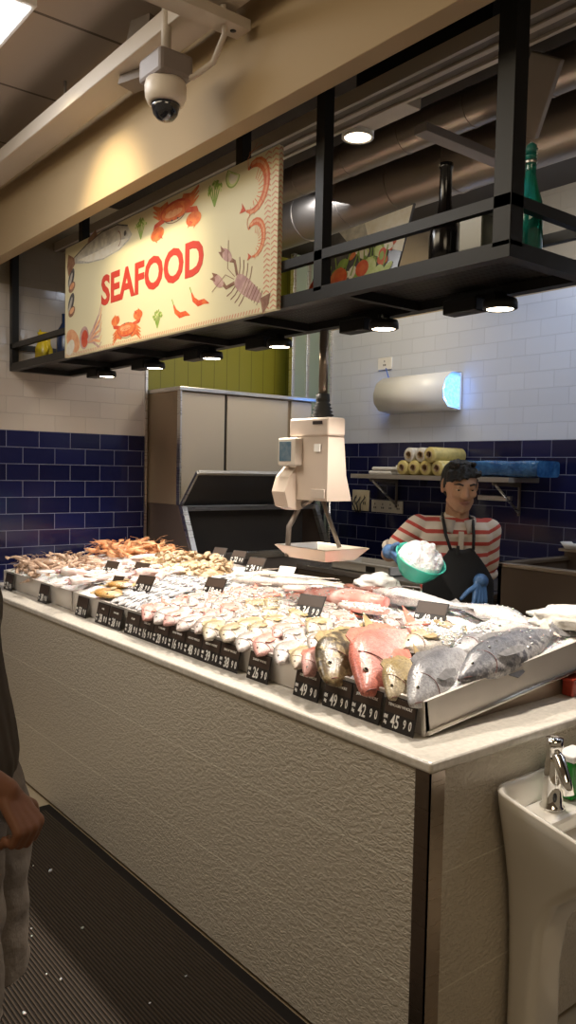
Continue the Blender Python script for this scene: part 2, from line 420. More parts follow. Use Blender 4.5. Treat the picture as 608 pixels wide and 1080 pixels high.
# ------------------------------------------------------------------ fish
def fish_proto(name, L, H, T, m, mfin, kind='bream', eye=True, fins=True, nose=.5):
    """head at x=0, tail at x=L, back towards +y, lies on its side (z thin)"""
    prof = {'bream': [(0, .05), (.02, .13), (.05, .26), (.09, .42), (.14, .6), (.2, .8), (.27, .94), (.36, 1), (.48, .95), (.6, .74), (.7, .46), (.77, .28), (.82, .2), (.85, .19)],
            'slim': [(0, .05), (.02, .16), (.05, .32), (.1, .52), (.16, .74), (.22, .88), (.3, .98), (.4, 1), (.52, .93), (.64, .74), (.74, .48), (.81, .27), (.85, .2), (.88, .18)],
            'grouper': [(0, .1), (.02, .24), (.05, .4), (.1, .6), (.16, .78), (.22, .9), (.3, .98), (.38, 1), (.5, .95), (.62, .78), (.72, .55), (.79, .4), (.83, .34), (.86, .33)],
            'flat': [(0, .08), (.02, .2), (.05, .4), (.12, .75), (.22, .96), (.36, 1), (.5, .95), (.64, .68), (.74, .34), (.8, .16), (.84, .12), (.86, .12)]}[kind]
    mb = MB(); rings = []; n = 14
    for s, h in prof:
        w = min(1, (s / .3) ** .62 * .95 + .12)
        w *= (1 if s < .35 else max(.12, 1 - (s - .35) * 1.75))
        if .235 < s < .28: h *= .985; w *= .93
        cy = -H * .12 * max(0, 1 - s / .3) ** 1.3
        ring = []
        for k in range(n):
            a = 2 * PI * k / n
            cc, ss = math.cos(a), math.sin(a)
            ring.append(V((s * L, cy + H / 2 * h * (abs(cc) ** .85) * (1 if cc > 0 else -1), T / 2 * w * (abs(ss) ** 1.1) * (1 if ss > 0 else -1))))
        rings.append(ring)
    mb.loft(rings)
    body = mb.mesh(name + '_body', [m, mfin])
    root = bpy.data.objects.new(name, body); COL.objects.link(root)
    ch = []
    def fin(nm, outline, M, mm=mfin, th=.0016):
        t = MB(); t.prism(outline, -th, th, 'z', M); c = t.build(nm, mm, root); ch.append(c)
    if fins:
        t0 = .84 * L; h0 = H * prof[-1][1] / 2
        fin('tail_fin', [(t0, -h0), (L * .9, -H * .24), (L, -H * .42), (L * .955, -H * .1), (L * .945, 0), (L * .955, H * .1), (L, H * .42), (L * .9, H * .24), (t0, h0)], Matrix())
        fin('dorsal_fin', [(L * .28, H * .38), (L * .31, H * .58), (L * .4, H * .62), (L * .52, H * .5), (L * .62, H * .47), (L * .7, H * .34), (L * .74, H * .16), (L * .6, H * .2), (L * .4, H * .36)], Matrix())
        fin('belly_fin', [(L * .3, -H * .45), (L * .36, -H * .66), (L * .43, -H * .6), (L * .42, -H * .42)], Matrix())
        fin('pectoral_fin', [(L * .26, 0), (L * .3, -H * .13), (L * .42, -H * .2), (L * .46, -H * .1), (L * .38, H * .03)], Matrix.Translation((0, -H * .05, T * .47)) @ Matrix.Rotation(-.05, 4, 'Y'))
    if eye:
        for sgn in (1, -1):
            e = MB(); ex, ey, er = L * .115, H * .05, max(.0035, H * .042)
            ez = sgn * T * .292
            e.mi = 0; e.sphere((ex, ey, ez), (er, er, er * .5)); e.mi = 1; e.sphere((ex, ey, ez + sgn * er * .3), (er * .72, er * .72, er * .35))
            c = e.build('eye', [M_eyering, M_pupil], root); ch.append(c)
        # mouth slit and gill cover edge
        g = MB(); pts = []
        for i in range(9):
            a = -1.15 + 2.3 * i / 8
            pts.append((L * (.175 + .07 * math.cos(a)), H * .36 * math.sin(a) - H * .04, T * .5 * (1 - .5 * abs(math.sin(a)) ** 2)))
        g.tube(pts, max(.0008, H * .009), 5); c = g.build('gill_slit', mfin if False else M_gill, root); ch.append(c)
        g = MB(); g.tube([(-.001, -H * .125, 0), (L * .03, -H * .15, T * .17), (L * .065, -H * .2, T * .2)], max(.0008, H * .01), 5); c = g.build('mouth', M_gill, root); ch.append(c)
    CH[root.name] = ch
    root['_L'] = L
    return root
M_eyering = mat('silver eye', (.3, .26, .2), .2, .3); M_pupil = mat('eye pupil', (.005, .005, .005), .05)
M_gill = mat('dark red gill', (.18, .06, .05), .5)  # dark red for the gill and mouth lines
M_finw = mat('pale fin', (.6, .52, .45), .4, var=.3, vscale=60); M_finr = mat('red fin', (.75, .25, .18), .4, var=.3, vscale=60)
M_fing = mat('grey fin', (.28, .27, .27), .4, var=.3, vscale=60); M_finy = mat('ochre fin', (.45, .33, .16), .4, var=.3, vscale=60)
FM = {}
def species(key, L, H, T, kind, back, flank, belly, fin, **k):
    kk = dict(k); eye = kk.pop('eye', True); fins = kk.pop('fins', True)
    m = fish_mat(key, back, flank, belly, H, L=L, **kk)
    FM[key] = fish_proto(key, L, H, T, m, fin, kind, eye, fins); FM[key].location = (0, 0, -9); FM[key]['_T'] = T; FM[key]['_H'] = H
PROTO_NAMES = {}
species('mackerel', .66, .135, .075, 'slim', (.10, .11, .13), (.3, .3, .31), (.72, .7, .68), M_fing, spots=(.2, .2, .215), spot_scale=30, amount=.1)
species('sea_bass', .54, .15, .07, 'slim', (.2, .2, .21), (.5, .5, .5), (.8, .79, .77), M_fing, amount=.1, scale=40)
species('red_snapper', .60, .23, .085, 'bream', (.74, .24, .18), (.82, .50, .44), (.88, .76, .72), M_finr, amount=.1, head=(.76, .2, .13))
species('grouper', .42, .165, .07, 'grouper', (.07, .05, .02), (.16, .11, .05), (.28, .2, .1), M_finy, spots=(.5, .39, .2), spot_scale=42, amount=.1)
species('golden_bream', .34, .14, .055, 'bream', (.36, .26, .1), (.62, .5, .28), (.8, .72, .55), M_finy, amount=.3)
species('salmon', .62, .15, .09, 'slim', (.2, .23, .26), (.55, .56, .56), (.84, .8, .76), M_fing, amount=.1)
species('silver_bream', .24, .09, .04, 'bream', (.4, .37, .32), (.72, .68, .63), (.88, .84, .8), M_finw, amount=.6)
species('yellow_bream', .23, .09, .04, 'bream', (.42, .33, .17), (.72, .64, .45), (.86, .82, .72), M_finy, amount=.4)
species('pink_bream', .24, .09, .04, 'bream', (.75, .4, .34), (.85, .66, .6), (.9, .82, .78), M_finr, head=(.8, .42, .36), amount=.5)
species('small_silver_fish', .19, .042, .026, 'slim', (.2, .22, .25), (.72, .72, .72), (.88, .87, .86), M_fing, amount=.3, eye=False, rnd_tint=(.9, .85, .8))
species('pale_long_fish', .55, .085, .06, 'slim', (.5, .42, .32), (.72, .66, .56), (.85, .8, .74), M_finw, amount=.2)
species('golden_pomfret', .26, .17, .045, 'flat', (.62, .34, .09), (.72, .44, .14), (.8, .55, .25), M_finy, amount=.2, scale=30)
used = set(); FISHN = 0
def put_fish(key, head, tail, label, group=None, lift=0., tilt=0., pitch=None, side=1):
    """head and tail are (x, y) on the bed"""
    global FISHN
    p = FM[key]
    if key in used: o = copy_tree(p)
    else: o = p; used.add(key)
    h = V(head); t = V(tail); L = p['_L']; d = (t - h); sc = d.length / L; d.normalize()
    T = p['_T'] * sc
    Hh = p['_H'] * sc; up = max(T * .4, Hh * .36 * abs(math.sin(tilt))); zh = bedz(*head) + up * .75 + lift; zt = bedz(*tail) + up * .8 + lift * .7
    X = V((t.x - h.x, t.y - h.y, zt - zh)).normalized()
    Z = V((0, 0, 1)); Z = (Z - X * Z.dot(X)).normalized(); Y = Z.cross(X) * side
    if side < 0: Z = -Z
    q = Quaternion(X, tilt * side)
    Y = q @ Y; Z = q @ Z
    M = Matrix((X, Y, Z)).transposed()
    o.rotation_euler = M.to_euler(); o.location = (h.x, h.y, zh); o.scale = (sc,) * 3
    o['_L'] = 0; p['_L'] = L
    tag(o, label, 'fish', group); FISHN += 1
    return o
# the big fish along the front, right to left
put_fish('mackerel', (-.165, .285), (-.20, .90), 'long grey mackerel with open mouth at the right edge of the tray', lift=.0, tilt=.75)
put_fish('sea_bass', (-.155, .075), (-.30, .55), 'scaly grey sea bass beside the mackerel at the tray corner', lift=-.005, tilt=.75)
put_fish('golden_bream', (-.235, .08), (-.34, .36), 'golden brown bream between the red snapper and the grey bass', lift=-.005, tilt=.7)
put_fish('red_snapper', (-.325, .05), (-.56, .60), 'large red snapper with its head over the tray front', lift=-.01, tilt=.62)
put_fish('grouper', (-.47, .05), (-.66, .49), 'brown blotched grouper on the tray front beside the red snapper', lift=-.005, tilt=.6)
put_fish('pink_bream', (-.565, .06), (-.655, .27), 'pinkish silver fish just left of the brown grouper', lift=-.004, tilt=.7)
put_fish('yellow_bream', (-.635, .075), (-.72, .27), 'small yellowish bream second to the left of the grouper', lift=.0, tilt=.35)
put_fish('silver_bream', (-.715, .07), (-.81, .29), 'grey silver bream third to the left of the grouper', lift=.0, tilt=.4)
put_fish('pink_bream', (-.825, .07), (-.93, .29), 'red headed bream at the tray front above the 26 90 price tag', lift=.004, tilt=.3)
put_fish('silver_bream', (-.93, .07), (-1.02, .28), 'grey headed bream left of the red headed bream', lift=.0, tilt=.3)
put_fish('sea_bass', (-.30, .42), (-.24, .80), 'grey striped bass lying behind the mackerel head', lift=.01, tilt=.3)
put_fish('yellow_bream', (-.42, .33), (-.37, .62), 'pale round bream resting behind the golden bream', lift=.02, tilt=.4)
put_fish('silver_bream', (-.70, .30), (-.74, .52), 'white bellied bream behind the brown grouper', lift=.02, tilt=.4)
put_fish('yellow_bream', (-.80, .27), (-.87, .48), 'round headed yellow bream behind the front row left of the grouper', lift=.02, tilt=.4)
# back row at the fishmonger
put_fish('salmon', (-1.00, .80), (-.50, .83), 'large pale salmon lying lengthwise at the back of the tray before the fishmonger', lift=.02, tilt=-.2, side=1)
put_fish('salmon', (-.27, .80), (-.72, .90), 'second silver salmon with its head to the right at the tray back', lift=.01, tilt=.1, side=-1)
put_fish('golden_bream', (-.47, .60), (-.62, .72), 'small brown mottled fish in front of the salmon near the tag', lift=.02, tilt=.1)
put_fish('silver_bream', (-.33, .55), (-.20, .82), 'white bellied fish lying on its back near the tray corner', lift=.02, tilt=-.5, side=-1)
put_fish('pink_bream', (-.46, .43), (-.56, .66), 'pale pink snapper behind the large red snapper', lift=.03, tilt=.2)
put_fish('silver_bream', (-.62, .48), (-.72, .68), 'oval silver bream in front of the pale salmon', lift=.02, tilt=.3)
put_fish('grouper', (-.60, .40), (-.76, .55), 'dark small grouper behind the brown grouper', lift=.012, tilt=.3)
put_fish('pale_long_fish', (-1.72, .60), (-1.25, .83), 'long pale tan fish lying at the back of the tray near the clams', lift=.025, tilt=.2)
put_fish('pale_long_fish', (-1.80, .68), (-1.36, .92), 'second long tan fish behind the first near the clams', lift=.02, tilt=-.2)
put_fish('golden_pomfret', (-2.02, .14), (-2.21, .24), 'golden orange flat fish on ice at the front of the tray', lift=.012)
put_fish('golden_pomfret', (-2.05, .24), (-2.26, .30), 'golden orange flat fish stacked behind the other one', lift=.02)
rf = random.Random(11)
# rows of bream heads towards the customer
for r_i in range(6):
    y = .075 + r_i * .085
    x = -1.03 - .035 * (r_i % 2) if r_i < 1 else -.93 - .05 * (r_i % 2)
    if r_i == 4: x = -.85
    if r_i == 5: x = -.95
    c = 0
    while x > (-1.66 if r_i < 4 else -1.5):
        kx = rf.choice(['silver_bream', 'silver_bream', 'pink_bream', 'yellow_bream'] if x > -1.25 else ['silver_bream', 'pink_bream', 'pink_bream'])
        sc = rf.uniform(.82, 1.0); L = .24 * sc
        a = rf.uniform(.15, .55); hx, hy = x + rf.uniform(-.01, .01), y + rf.uniform(-.012, .012)
        nm = {'silver_bream': 'silver grey bream', 'pink_bream': 'pink headed bream', 'yellow_bream': 'yellowish bream'}[kx]
        put_fish(kx, (hx, hy), (hx - math.sin(a) * L, hy + math.cos(a) * L), nm + ' in the rows of small bream on ice', nm + 's in rows on the right tray', lift=.002 + .004 * r_i * 0 + rf.uniform(0, .012), tilt=rf.uniform(.1, .6))
        x -= rf.uniform(.075, .1); c += 1
# small fish between heroes
for (hx, hy, kx) in [(-.76, .40, 'pink_bream'), (-.9, .43, 'silver_bream'), (-.98, .5, 'silver_bream'), (-.68, .18, 'silver_bream'), (-.88, .18, 'pink_bream'), (-.8, .17, 'silver_bream')]:
    nm = {'silver_bream': 'silver grey bream', 'pink_bream': 'pink headed bream', 'yellow_bream': 'yellowish bream'}[kx]
    a = rf.uniform(.2, .6); L = .2
    put_fish(kx, (hx, hy), (hx - math.sin(a) * L, hy + math.cos(a) * L), nm + ' in the rows of small bream on ice', nm + 's in rows on the right tray', lift=.016, tilt=.4)
# silver small fish in neat slanted rows in the middle tray
for i in range(13):
    for j in range(5):
        x = -1.71 - i * .026 - j * .03; y = .12 + j * .085 + rf.uniform(-.01, .01)
        if i > 10 and j < 1: continue
        a = rf.uniform(-.35, -.15)
        hx, hy = x, y
        put_fish('small_silver_fish', (hx, hy), (hx - .16 * math.sin(a) * -1, hy + .16 * math.cos(a)), 'slim silver fish laid in slanted rows in the middle tray', 'slim silver fish in the middle tray', lift=rf.uniform(.004, .016), tilt=rf.uniform(-.2, .2))
for i in range(34):
    x = -1.2 - rf.random() * .75; y = rf.uniform(.42, .62); a = rf.uniform(-.9, .3)
    put_fish('small_silver_fish', (x, y), (x - .15 * math.sin(a), y + .15 * math.cos(a)), 'slim silver fish scattered on ice behind the bream', 'slim silver fish behind the bream', lift=rf.uniform(.006, .02), tilt=rf.uniform(-.4, .4))

# tuna chunk and fillets
M_tuna = mat('pink fish flesh', (.72, .26, .22), .25, color2=(.85, .55, .5), vscale=18, bump=.3, bscale=40)
M_fill = mat('pale pink flesh', (.85, .5, .44), .25, color2=(.88, .7, .64), vscale=14, bump=.3, bscale=40)
def slab(name, label, x, y, a, L, W, T, m, lift=0., skin=None):
    mb = MB(); rings = []
    for i in range(9):
        s = i / 8; w = W / 2 * (math.sin(PI * (s * .86 + .09)) ** .55); t_ = T * (.55 + .45 * math.sin(PI * s))
        rings.append([V((s * L - L / 2, w * math.cos(2 * PI * k / 12) * 1., max(-.1, t_ / 2 * (abs(math.sin(2 * PI * k / 12)) ** .7) * (1 if k < 6 else -1)))) for k in range(12)])
    mb.loft(rings); o = mb.build(name, m, None, (x, y, bedz(x, y) + T / 2 + lift), rotz=a)
    tag(o, label, 'fish fillet'); return o
slab('tuna_chunk', 'thick pink tuna loin chunk at the tray back behind the 34 tag', -1.02, .66, .25, .36, .15, .07, M_tuna, .01)
slab('fish_fillet', 'pale pink fillet lying to the right of the tuna chunk', -.86, .60, .1, .22, .1, .035, M_fill, .02)
slab('fish_fillet', 'dark red brown fillet at the back edge beside the plastic bag', -1.08, .88, .1, .32, .09, .03, mat('brown flesh', (.25, .1, .07), .35, var=.4, vscale=20), .01)
slab('fish_fillet', 'pink fillet on the ice left of the tuna chunk', -1.30, .68, .3, .2, .09, .03, M_fill, .02)

# clams
M_clam = mat('clam shell', (.3, .19, .1), .45, color2=(.6, .46, .3), vscale=25, bump=.5, bscale=90)
def clam_mesh():
    mb = MB()
    for sg in (1, -1):
        def fn(u, v):
            a = u * PI * 2; r = v
            x = .021 * r * math.cos(a); y = .017 * r * math.sin(a) + .004 * r * r
            z = sg * (.0095 * (1 - r ** 2.2) + .0006 * math.sin(r * 22)) + sg * .0003
            return V((x, y, z))
        mb.grid(fn, 14, 5)
    bmesh.ops.remove_doubles(mb.bm, verts=mb.bm.verts, dist=.00005)
    return mb.mesh('clam', M_clam)
CM = clam_mesh(); rc = random.Random(5)
n = 0
for i in range(230):
    x = -2.05 - rc.random() * .66; y = rc.uniform(.56, .95)
    if (x + 2.38) ** 2 / .36 ** 2 + (y - .76) ** 2 / .2 ** 2 > 1: continue
    hgt = .055 * max(0, 1 - ((x + 2.38) ** 2 / .36 ** 2 + (y - .76) ** 2 / .2 ** 2)) ** .6
    o = bpy.data.objects.new('clam', CM); COL.objects.link(o); o.location = (x, y, bedz(x, y) + .012 + hgt * rc.uniform(.3, 1))
    o.rotation_euler = (rc.uniform(-.9, .9), rc.uniform(-.9, .9), rc.uniform(0, 6.3)); o.scale = (rc.uniform(.85, 1.2),) * 3
    tag(o, 'small brown clam in the heap at the back of the middle tray', 'clam', 'brown clams heaped at the back'); n += 1
# mound that carries the clams
mb = MB(); mb.sphere((-2.38, .76, bedz(-2.38, .76) - .01), (.37, .2, .052), 24, 12)
tag(mb.build('clam_mound', M_clam), 'packed core of the brown clam heap at the tray back', 'clam', kind='stuff')

# prawns
M_prawn = mat('raw prawn', (.42, .27, .18), .3, color2=(.62, .45, .34), vscale=60); M_prawno = mat('orange prawn', (.6, .24, .1), .3, color2=(.75, .42, .22), vscale=60)
def prawn_mesh(m):
    mb = MB(); N = 9; pts = []; rr = []
    for i in range(N):
        s = i / (N - 1); a = -.3 + 2.3 * s
        pts.append((.045 * math.sin(a) * (1 if s < .5 else .95), .045 * (1 - math.cos(a)), .008)); rr.append([.002, .008, .0105, .0105, .010, .009, .0075, .0055, .003][i] * (1 if i % 2 else 1.06))
    mb.tube(pts, rr, 8)
    e = V(pts[-1]); d = (e - V(pts[-2])).normalized(); w = V((0, 0, 1)).cross(d)
    for k in (-1, 0, 1): mb.prism([(0, -.003), (.018, -.005), (.02, .0), (.018, .005), (0, .003)], -.0006, .0006, 'z', dirM(e, (0, 0, 1), (d + w * .5 * k)))
    for k in range(5):
        s = 1.5 + k; p = V(pts[int(s)]); c = V((.0, .045, 0)); q = (c - p).normalized()
        mb.tube([p, p + q * .018 + V((0, 0, -.006))], .0012, 4)
    h = V(pts[0])
    for k in (-1, 1): mb.tube([h, h + V((-.03, .01 * k, .01)), h + V((-.06, .03 * k, .0))], .0007, 4)
    return mb.mesh('prawn', m)
PM = prawn_mesh(M_prawn); PO = prawn_mesh(M_prawno)
for i in range(90):
    x = rc.uniform(-3.25, -2.72); y = rc.uniform(.15, .42)
    if rc.random() < .15: y = rc.uniform(.4, .5)
    o = bpy.data.objects.new('prawn', PM); COL.objects.link(o); o.location = (x, y, bedz(x, y) + rc.uniform(.006, .03))
    o.rotation_euler = (rc.uniform(-.5, .5), rc.uniform(-.5, .5), rc.uniform(0, 6.3)); o.scale = (rc.uniform(.9, 1.4),) * 3
    tag(o, 'small brown prawn in the pile at the far left front corner', 'prawn', 'brown prawns at the far left')
for i in range(70):
    x = rc.uniform(-3.2, -2.74); y = rc.uniform(.62, .93)
    o = bpy.data.objects.new('prawn', PO); COL.objects.link(o); o.location = (x, y, bedz(x, y) + rc.uniform(.01, .05))
    o.rotation_euler = (rc.uniform(-.5, .5), rc.uniform(-.5, .5), rc.uniform(0, 6.3)); o.scale = (rc.uniform(1.1, 1.6),) * 3
    tag(o, 'orange brown prawn in the pile behind the price tags', 'prawn', 'orange prawns at the back of the left tray')
# squid
M_squid = mat('squid skin', (.72, .55, .5), .2, color2=(.85, .78, .74), vscale=30)
def squid_tree():
    mb = MB(); mb.tube([(0, 0, .014), (.03, 0, .016), (.08, 0, .018), (.13, 0, .017), (.16, 0, .014)], [.002, .011, .017, .018, .015], 12)
    root = mb.build('squid', M_squid)
    t = MB(); t.prism([(0, 0), (.035, .035), (.075, .018), (.075, -.018), (.035, -.035)], .013, .016, 'z'); a = t.build('fin', M_squid, root)
    t = MB(); t.sphere((.172, 0, .014), (.016, .011, .01)); h = t.build('head', mat('squid head', (.5, .3, .3), .25), root)
    t = MB()
    for k in range(8):
        w = (k - 3.5) * .0035
        t.tube([(.18, w, .014), (.21, w * 1.8, .012), (.235, w * 2.4 + .008 * math.sin(k), .008), (.26, w * 2.0, .006)], [.003, .0026, .002, .0008], 5)
    c = t.build('tentacles', M_squid, root); CH[root.name] = [a, h, c]; return root
sq = squid_tree(); first = True
for i in range(44):
    x = rc.uniform(-2.72, -2.12); y = rc.uniform(.15, .62)
    if x > -2.3 and y < .32: x -= .25
    o = sq if first else copy_tree(sq); first = False
    o.location = (x, y, bedz(x, y) + rc.uniform(.002, .03)); o.rotation_euler = (rc.uniform(-.2, .2), rc.uniform(-.12, .12), rc.uniform(1.2, 2.6) + (PI if rc.random() < .3 else 0)); o.scale = (rc.uniform(.8, 1.15),) * 3
    tag(o, 'pale pink squid on ice in the left tray', 'squid', 'pale squid on the left tray')

# loose chips of ice lying on whatever is below them
bpy.context.view_layer.update(); DG = bpy.context.evaluated_depsgraph_get()
mb = MB()
for i in range(3600):
    if i % 4 == 0: x = -.15 - 3.05 * r2.random() ** 1.35; y = r2.uniform(.15, .96)
    else:
        c_ = r2.choice([(-.46, .56, .07), (-.40, .50, .06), (-.36, .60, .06), (-.78, .55, .09), (-1.15, .5, .16), (-1.5, .45, .2), (-1.9, .5, .2), (-2.4, .45, .18)]); x = r2.gauss(c_[0], c_[2] * .6); y = r2.gauss(c_[1], c_[2] * .5)
        if not (-3.25 < x < -.15 and .15 < y < .96): continue
    if x > -.72 and y < .42 and r2.random() < .93: continue
    ok, p, nn, _, ob, _ = S.ray_cast(DG, V((x, y, 1.30)), V((0, 0, -1)))
    if ok and nn.z > .35: chunk(mb, p + V((0, 0, .002)), r2.uniform(.002, .006), r2)
tag(mb.build('loose_ice', M_ice), 'loose chips of ice scattered on and between the seafood', 'ice', kind='stuff')

# ------------------------------------------------------------------ price tags
M_tagb = mat('black tag board', (.018, .014, .012), .4); M_tagp = mat('dark brown tag panel', (.05, .032, .022), .4)
M_tagt = mat('white tag lettering', (.8, .78, .74), .5); M_frame = mat('tag frame edge', (.01, .01, .01), .3)
def price_tag(x, y, z, title, price, label, w=.118, h=.092, lean=.25, rz=0., scale=1., group=None, rx=None):
    t = thing('price_tag', label, 'price tag', (x, y, z), rz, group)
    t.scale = (scale,) * 3; t.rotation_euler = (-(lean if rx is None else rx), 0, rz)
    MB().box(-w / 2, w / 2, -.0015, .0015, 0, h, .001).build('board', M_tagb, t)
    MB().box(-w / 2 + .004, w / 2 - .004, -.0026, -.0014, h * .5, h - .005).build('title_panel', M_tagp, t)
    m = MB(); B = Matrix.Rotation(PI / 2, 4, 'X')
    add_text(m, title, .0105, Matrix.Translation((0, -.003, h * .74)) @ B, sx=1., bold=.0001)
    def T(s, px, pz, size, sx=.72): add_text(m, s, size, Matrix.Translation((px, -.0018, pz)) @ B, bold=.0006, sx=sx)
    T('RM', -w * .40, h * .36, .014); T('/kg', -w * .40, h * .2, .012)
    a, c = price
    T(a, -w * .1, h * .26, .05, .62)
    T(c[0], w * .2, h * .27, .034, .6); T(c[1], w * .37, h * .27, .034, .6)
    m.build('lettering', M_tagt, t)
    return t
FT = [(-3.18, '', ('22', '90')), (-2.68, '', ('38', '90')), (-2.22, '', ('58', '90')), (-2.005, 'PARI', ('28', '90')), (-1.88, 'TENGGIRI', ('38', '90')),
      (-1.725, 'SELAR', ('38', '90')), (-1.605, 'CENCARU', ('16', '90')), (-1.487, 'KEMBUNG', ('28', '90')), (-1.368, 'KERISI WHOLE', ('16', '90')),
      (-1.25, 'KERAPU WHOLE', ('48', '90')), (-1.132, 'MERAH WHOLE', ('39', '90')), (-1.012, 'SIAKAP WHOLE', ('38', '90')),
      (-.84, 'SIAKAP WHOLE', ('26', '90')), (-.59, 'KERAPU WHOLE', ('49', '90')), (-.452, 'MERAH WHOLE', ('49', '90')), (-.331, 'JENAHAK WHOLE', ('42', '90')), (-.203, 'TENGGIRI WHOLE', ('45', '90'))]
TLB = ['black price tag at the far left end of the counter by the wall', 'black price tag second from the left wall standing alone', 'black price tag third from the left wall standing alone',
       'black 28 90 tag, left one of the pair past the lone tags', 'black 38 90 tag, right one of the pair past the lone tags', 'black 38 90 tag first in the long row of seven',
       'black 16 90 tag second in the long row of seven', 'black 28 90 tag third in the long row of seven', 'black 16 90 tag fourth in the long row of seven', 'black price tag reading 48 90 in the middle of the counter front',
       'black price tag reading 39 90 beside the 38 90 tag', 'black 38 90 tag at the right end of the long row of seven', 'black price tag reading 26 90 standing alone before the bream',
       'black price tag reading 49 90 below the small pinkish fish, left of its twin', 'black price tag reading 49 90 below the brown grouper', 'black price tag reading 42 90 below the red snapper', 'black price tag reading 45 90 nearest the counter corner']
for (x, ti, pr_), lb in zip(FT, TLB):
    price_tag(x, .094, .9155, ti, pr_, lb, lean=.2)
# tags standing in the ice
for (x, y, pr_, lb, sc) in [(-.98, .42, ('34', '90'), 'black price tag reading 34 90 stuck in the ice before the tuna chunk', 1.0), (-.55, .60, ('48', '90'), 'black price tag in the ice in front of the fishmonger', 1.0),
        (-2.48, .36, ('28', '90'), 'black tag in the squid beside the orange prawns', .8), (-2.28, .42, ('38', '90'), 'black tag in the squid left of the clams', .85),
        (-1.93, .25, ('28', '90'), 'black tag standing in the small silver fish behind the golden fish', .9), (-2.16, .24, ('18', '90'), 'small black tag behind the golden orange fish', .6),
        (-1.59, .40, ('18', '90'), 'black tag in the ice in front of the long tan fish', .95), (-1.86, .82, ('24', '90'), 'black tag at the tray back right of the clams', .9),
        (-2.16, .93, ('22', '90'), 'black tag at the tray back behind the right half of the clams', .8), (-2.4, .97, ('12', '90'), 'black tag at the tray back behind the left half of the clams', .8)]:
    price_tag(x, y, bedz(x, y) + .02, '', pr_, lb, lean=.55, scale=sc, rz=.25)
t = MB().box(-.045, .045, -.001, .001, 0, .05); o = t.build('paper_card', M_white, None, (-1.66, .86, bedz(-1.66, .86) + .02)); o.rotation_euler = (-.6, 0, .3)
tag(o, 'white card lying behind the long tan fish', 'card')

# ------------------------------------------------------------------ overhead rack
rk = thing('overhead_rack', 'black metal rack hanging over the counter with perforated shelf', 'rack', (0, .2175, 2.165))
t = MB(); zb = 0.
X0, X1, Y1 = -3.495, .018, .40
t.box(X0, X1, 0, .04, 0, .042); t.box(X0, X1, Y1 - .04, Y1, 0, .042); t.box(X0, X0 + .04, .04, Y1 - .04, 0, .042); t.box(X1 - .04, X1, .04, Y1 - .04, 0, .042)
for x in (-2.9, -2.3, -1.75, -1.2, -.62): t.box(x - .012, x + .012, .04, Y1 - .04, .0, .03)
t.build('shelf_frame', M_black, rk)
for x in (X0 + .02, -2.52, -1.17, -.72, X1 - .027):
    w = .027 if x > -.1 else .02
    for y in ((w, Y1 - .02) if x < -2 else (w,)):
        MB().box(x - w, x + w, y - w, y + w, .03, 1.085 if y < .1 else .73, .001).build('post', M_black, rk)
for y in (.012, Y1 - .012):
    MB().box(X0, X1, y - .012, y + .012, .128, .158).build('rail', M_black, rk)
for x in (X0 + .012, X1 - .012): MB().box(x - .012, x + .012, .02, Y1 - .02, .128, .158).build('rail', M_black, rk)
mp = mat('perforated black sheet', (.014, .012, .011), .4, .3)
nt = mp.node_tree; b = nt.nodes['Principled BSDF']; g = nd(nt, 'ShaderNodeNewGeometry'); s_ = nd(nt, 'ShaderNodeSeparateXYZ'); nt.links.new(g.outputs['Position'], s_.inputs[0])
fx = math_node(nt, 'FRACT', math_node(nt, 'MULTIPLY', s_.outputs[0], 50)); fy = math_node(nt, 'FRACT', math_node(nt, 'MULTIPLY', s_.outputs[1], 30))
q = math_node(nt, 'MULTIPLY', math_node(nt, 'GREATER_THAN', fx, .55), math_node(nt, 'GREATER_THAN', fy, .5))
nt.links.new(math_node(nt, 'SUBTRACT', 1., math_node(nt, 'MULTIPLY', q, .8)), b.inputs['Alpha'])
MB().box(X0 + .04, X1 - .04, .04, Y1 - .04, .03, .034).build('shelf_mesh', mp, rk)

# spot lamps below the rear beam
M_bulb = mat('lit lamp disc', (1, .9, .75), .4, emit=(1., .82, .6), estr=22)
SPOTS = [(-2.89, 'first spot from the left wall'), (-2.35, 'second spot from the left wall'), (-1.83, 'third spot from the left wall'), (-1.33, 'fourth spot from the left wall'), (-.74, 'spot over the tuna chunk'), (-.25, 'spot nearest the right end')]
for x, lb in SPOTS:
    s_o = thing('spot_lamp', 'round black lamp under the rack rear beam, ' + lb, 'lamp', (x, .545, 2.165))
    MB().box(-.2, -.07, -.03, .03, -.045, 0, .004).build('driver_box', M_black, s_o)
    m = MB(); m.lathe([(.01, 0), (.02, 0), (.02, -.015), (.048, -.02), (.052, -.03), (.052, -.048), (.044, -.052), (.04, -.046)], (0, 0, 0), 24); m.build('housing', M_black, s_o)
    m = MB(); m.lathe([(.0005, -.047), (.04, -.047), (.04, -.049), (.0005, -.051)], (0, 0, 0), 24); m.build('lens', M_bulb, s_o)
    ld = bpy.data.lights.new('spot', 'SPOT'); ld.energy = 56 if x > -1.5 else 42; ld.color = (1, .9, .78); ld.spot_size = 1.75; ld.spot_blend = .6; ld.shadow_soft_size = .035
    lo = bpy.data.objects.new('spot_light', ld); COL.objects.link(lo); lo.location = (x, .545, 2.105)
    lo.rotation_euler = (V((0, .03, 1))).to_track_quat('Z', 'Y').to_euler()

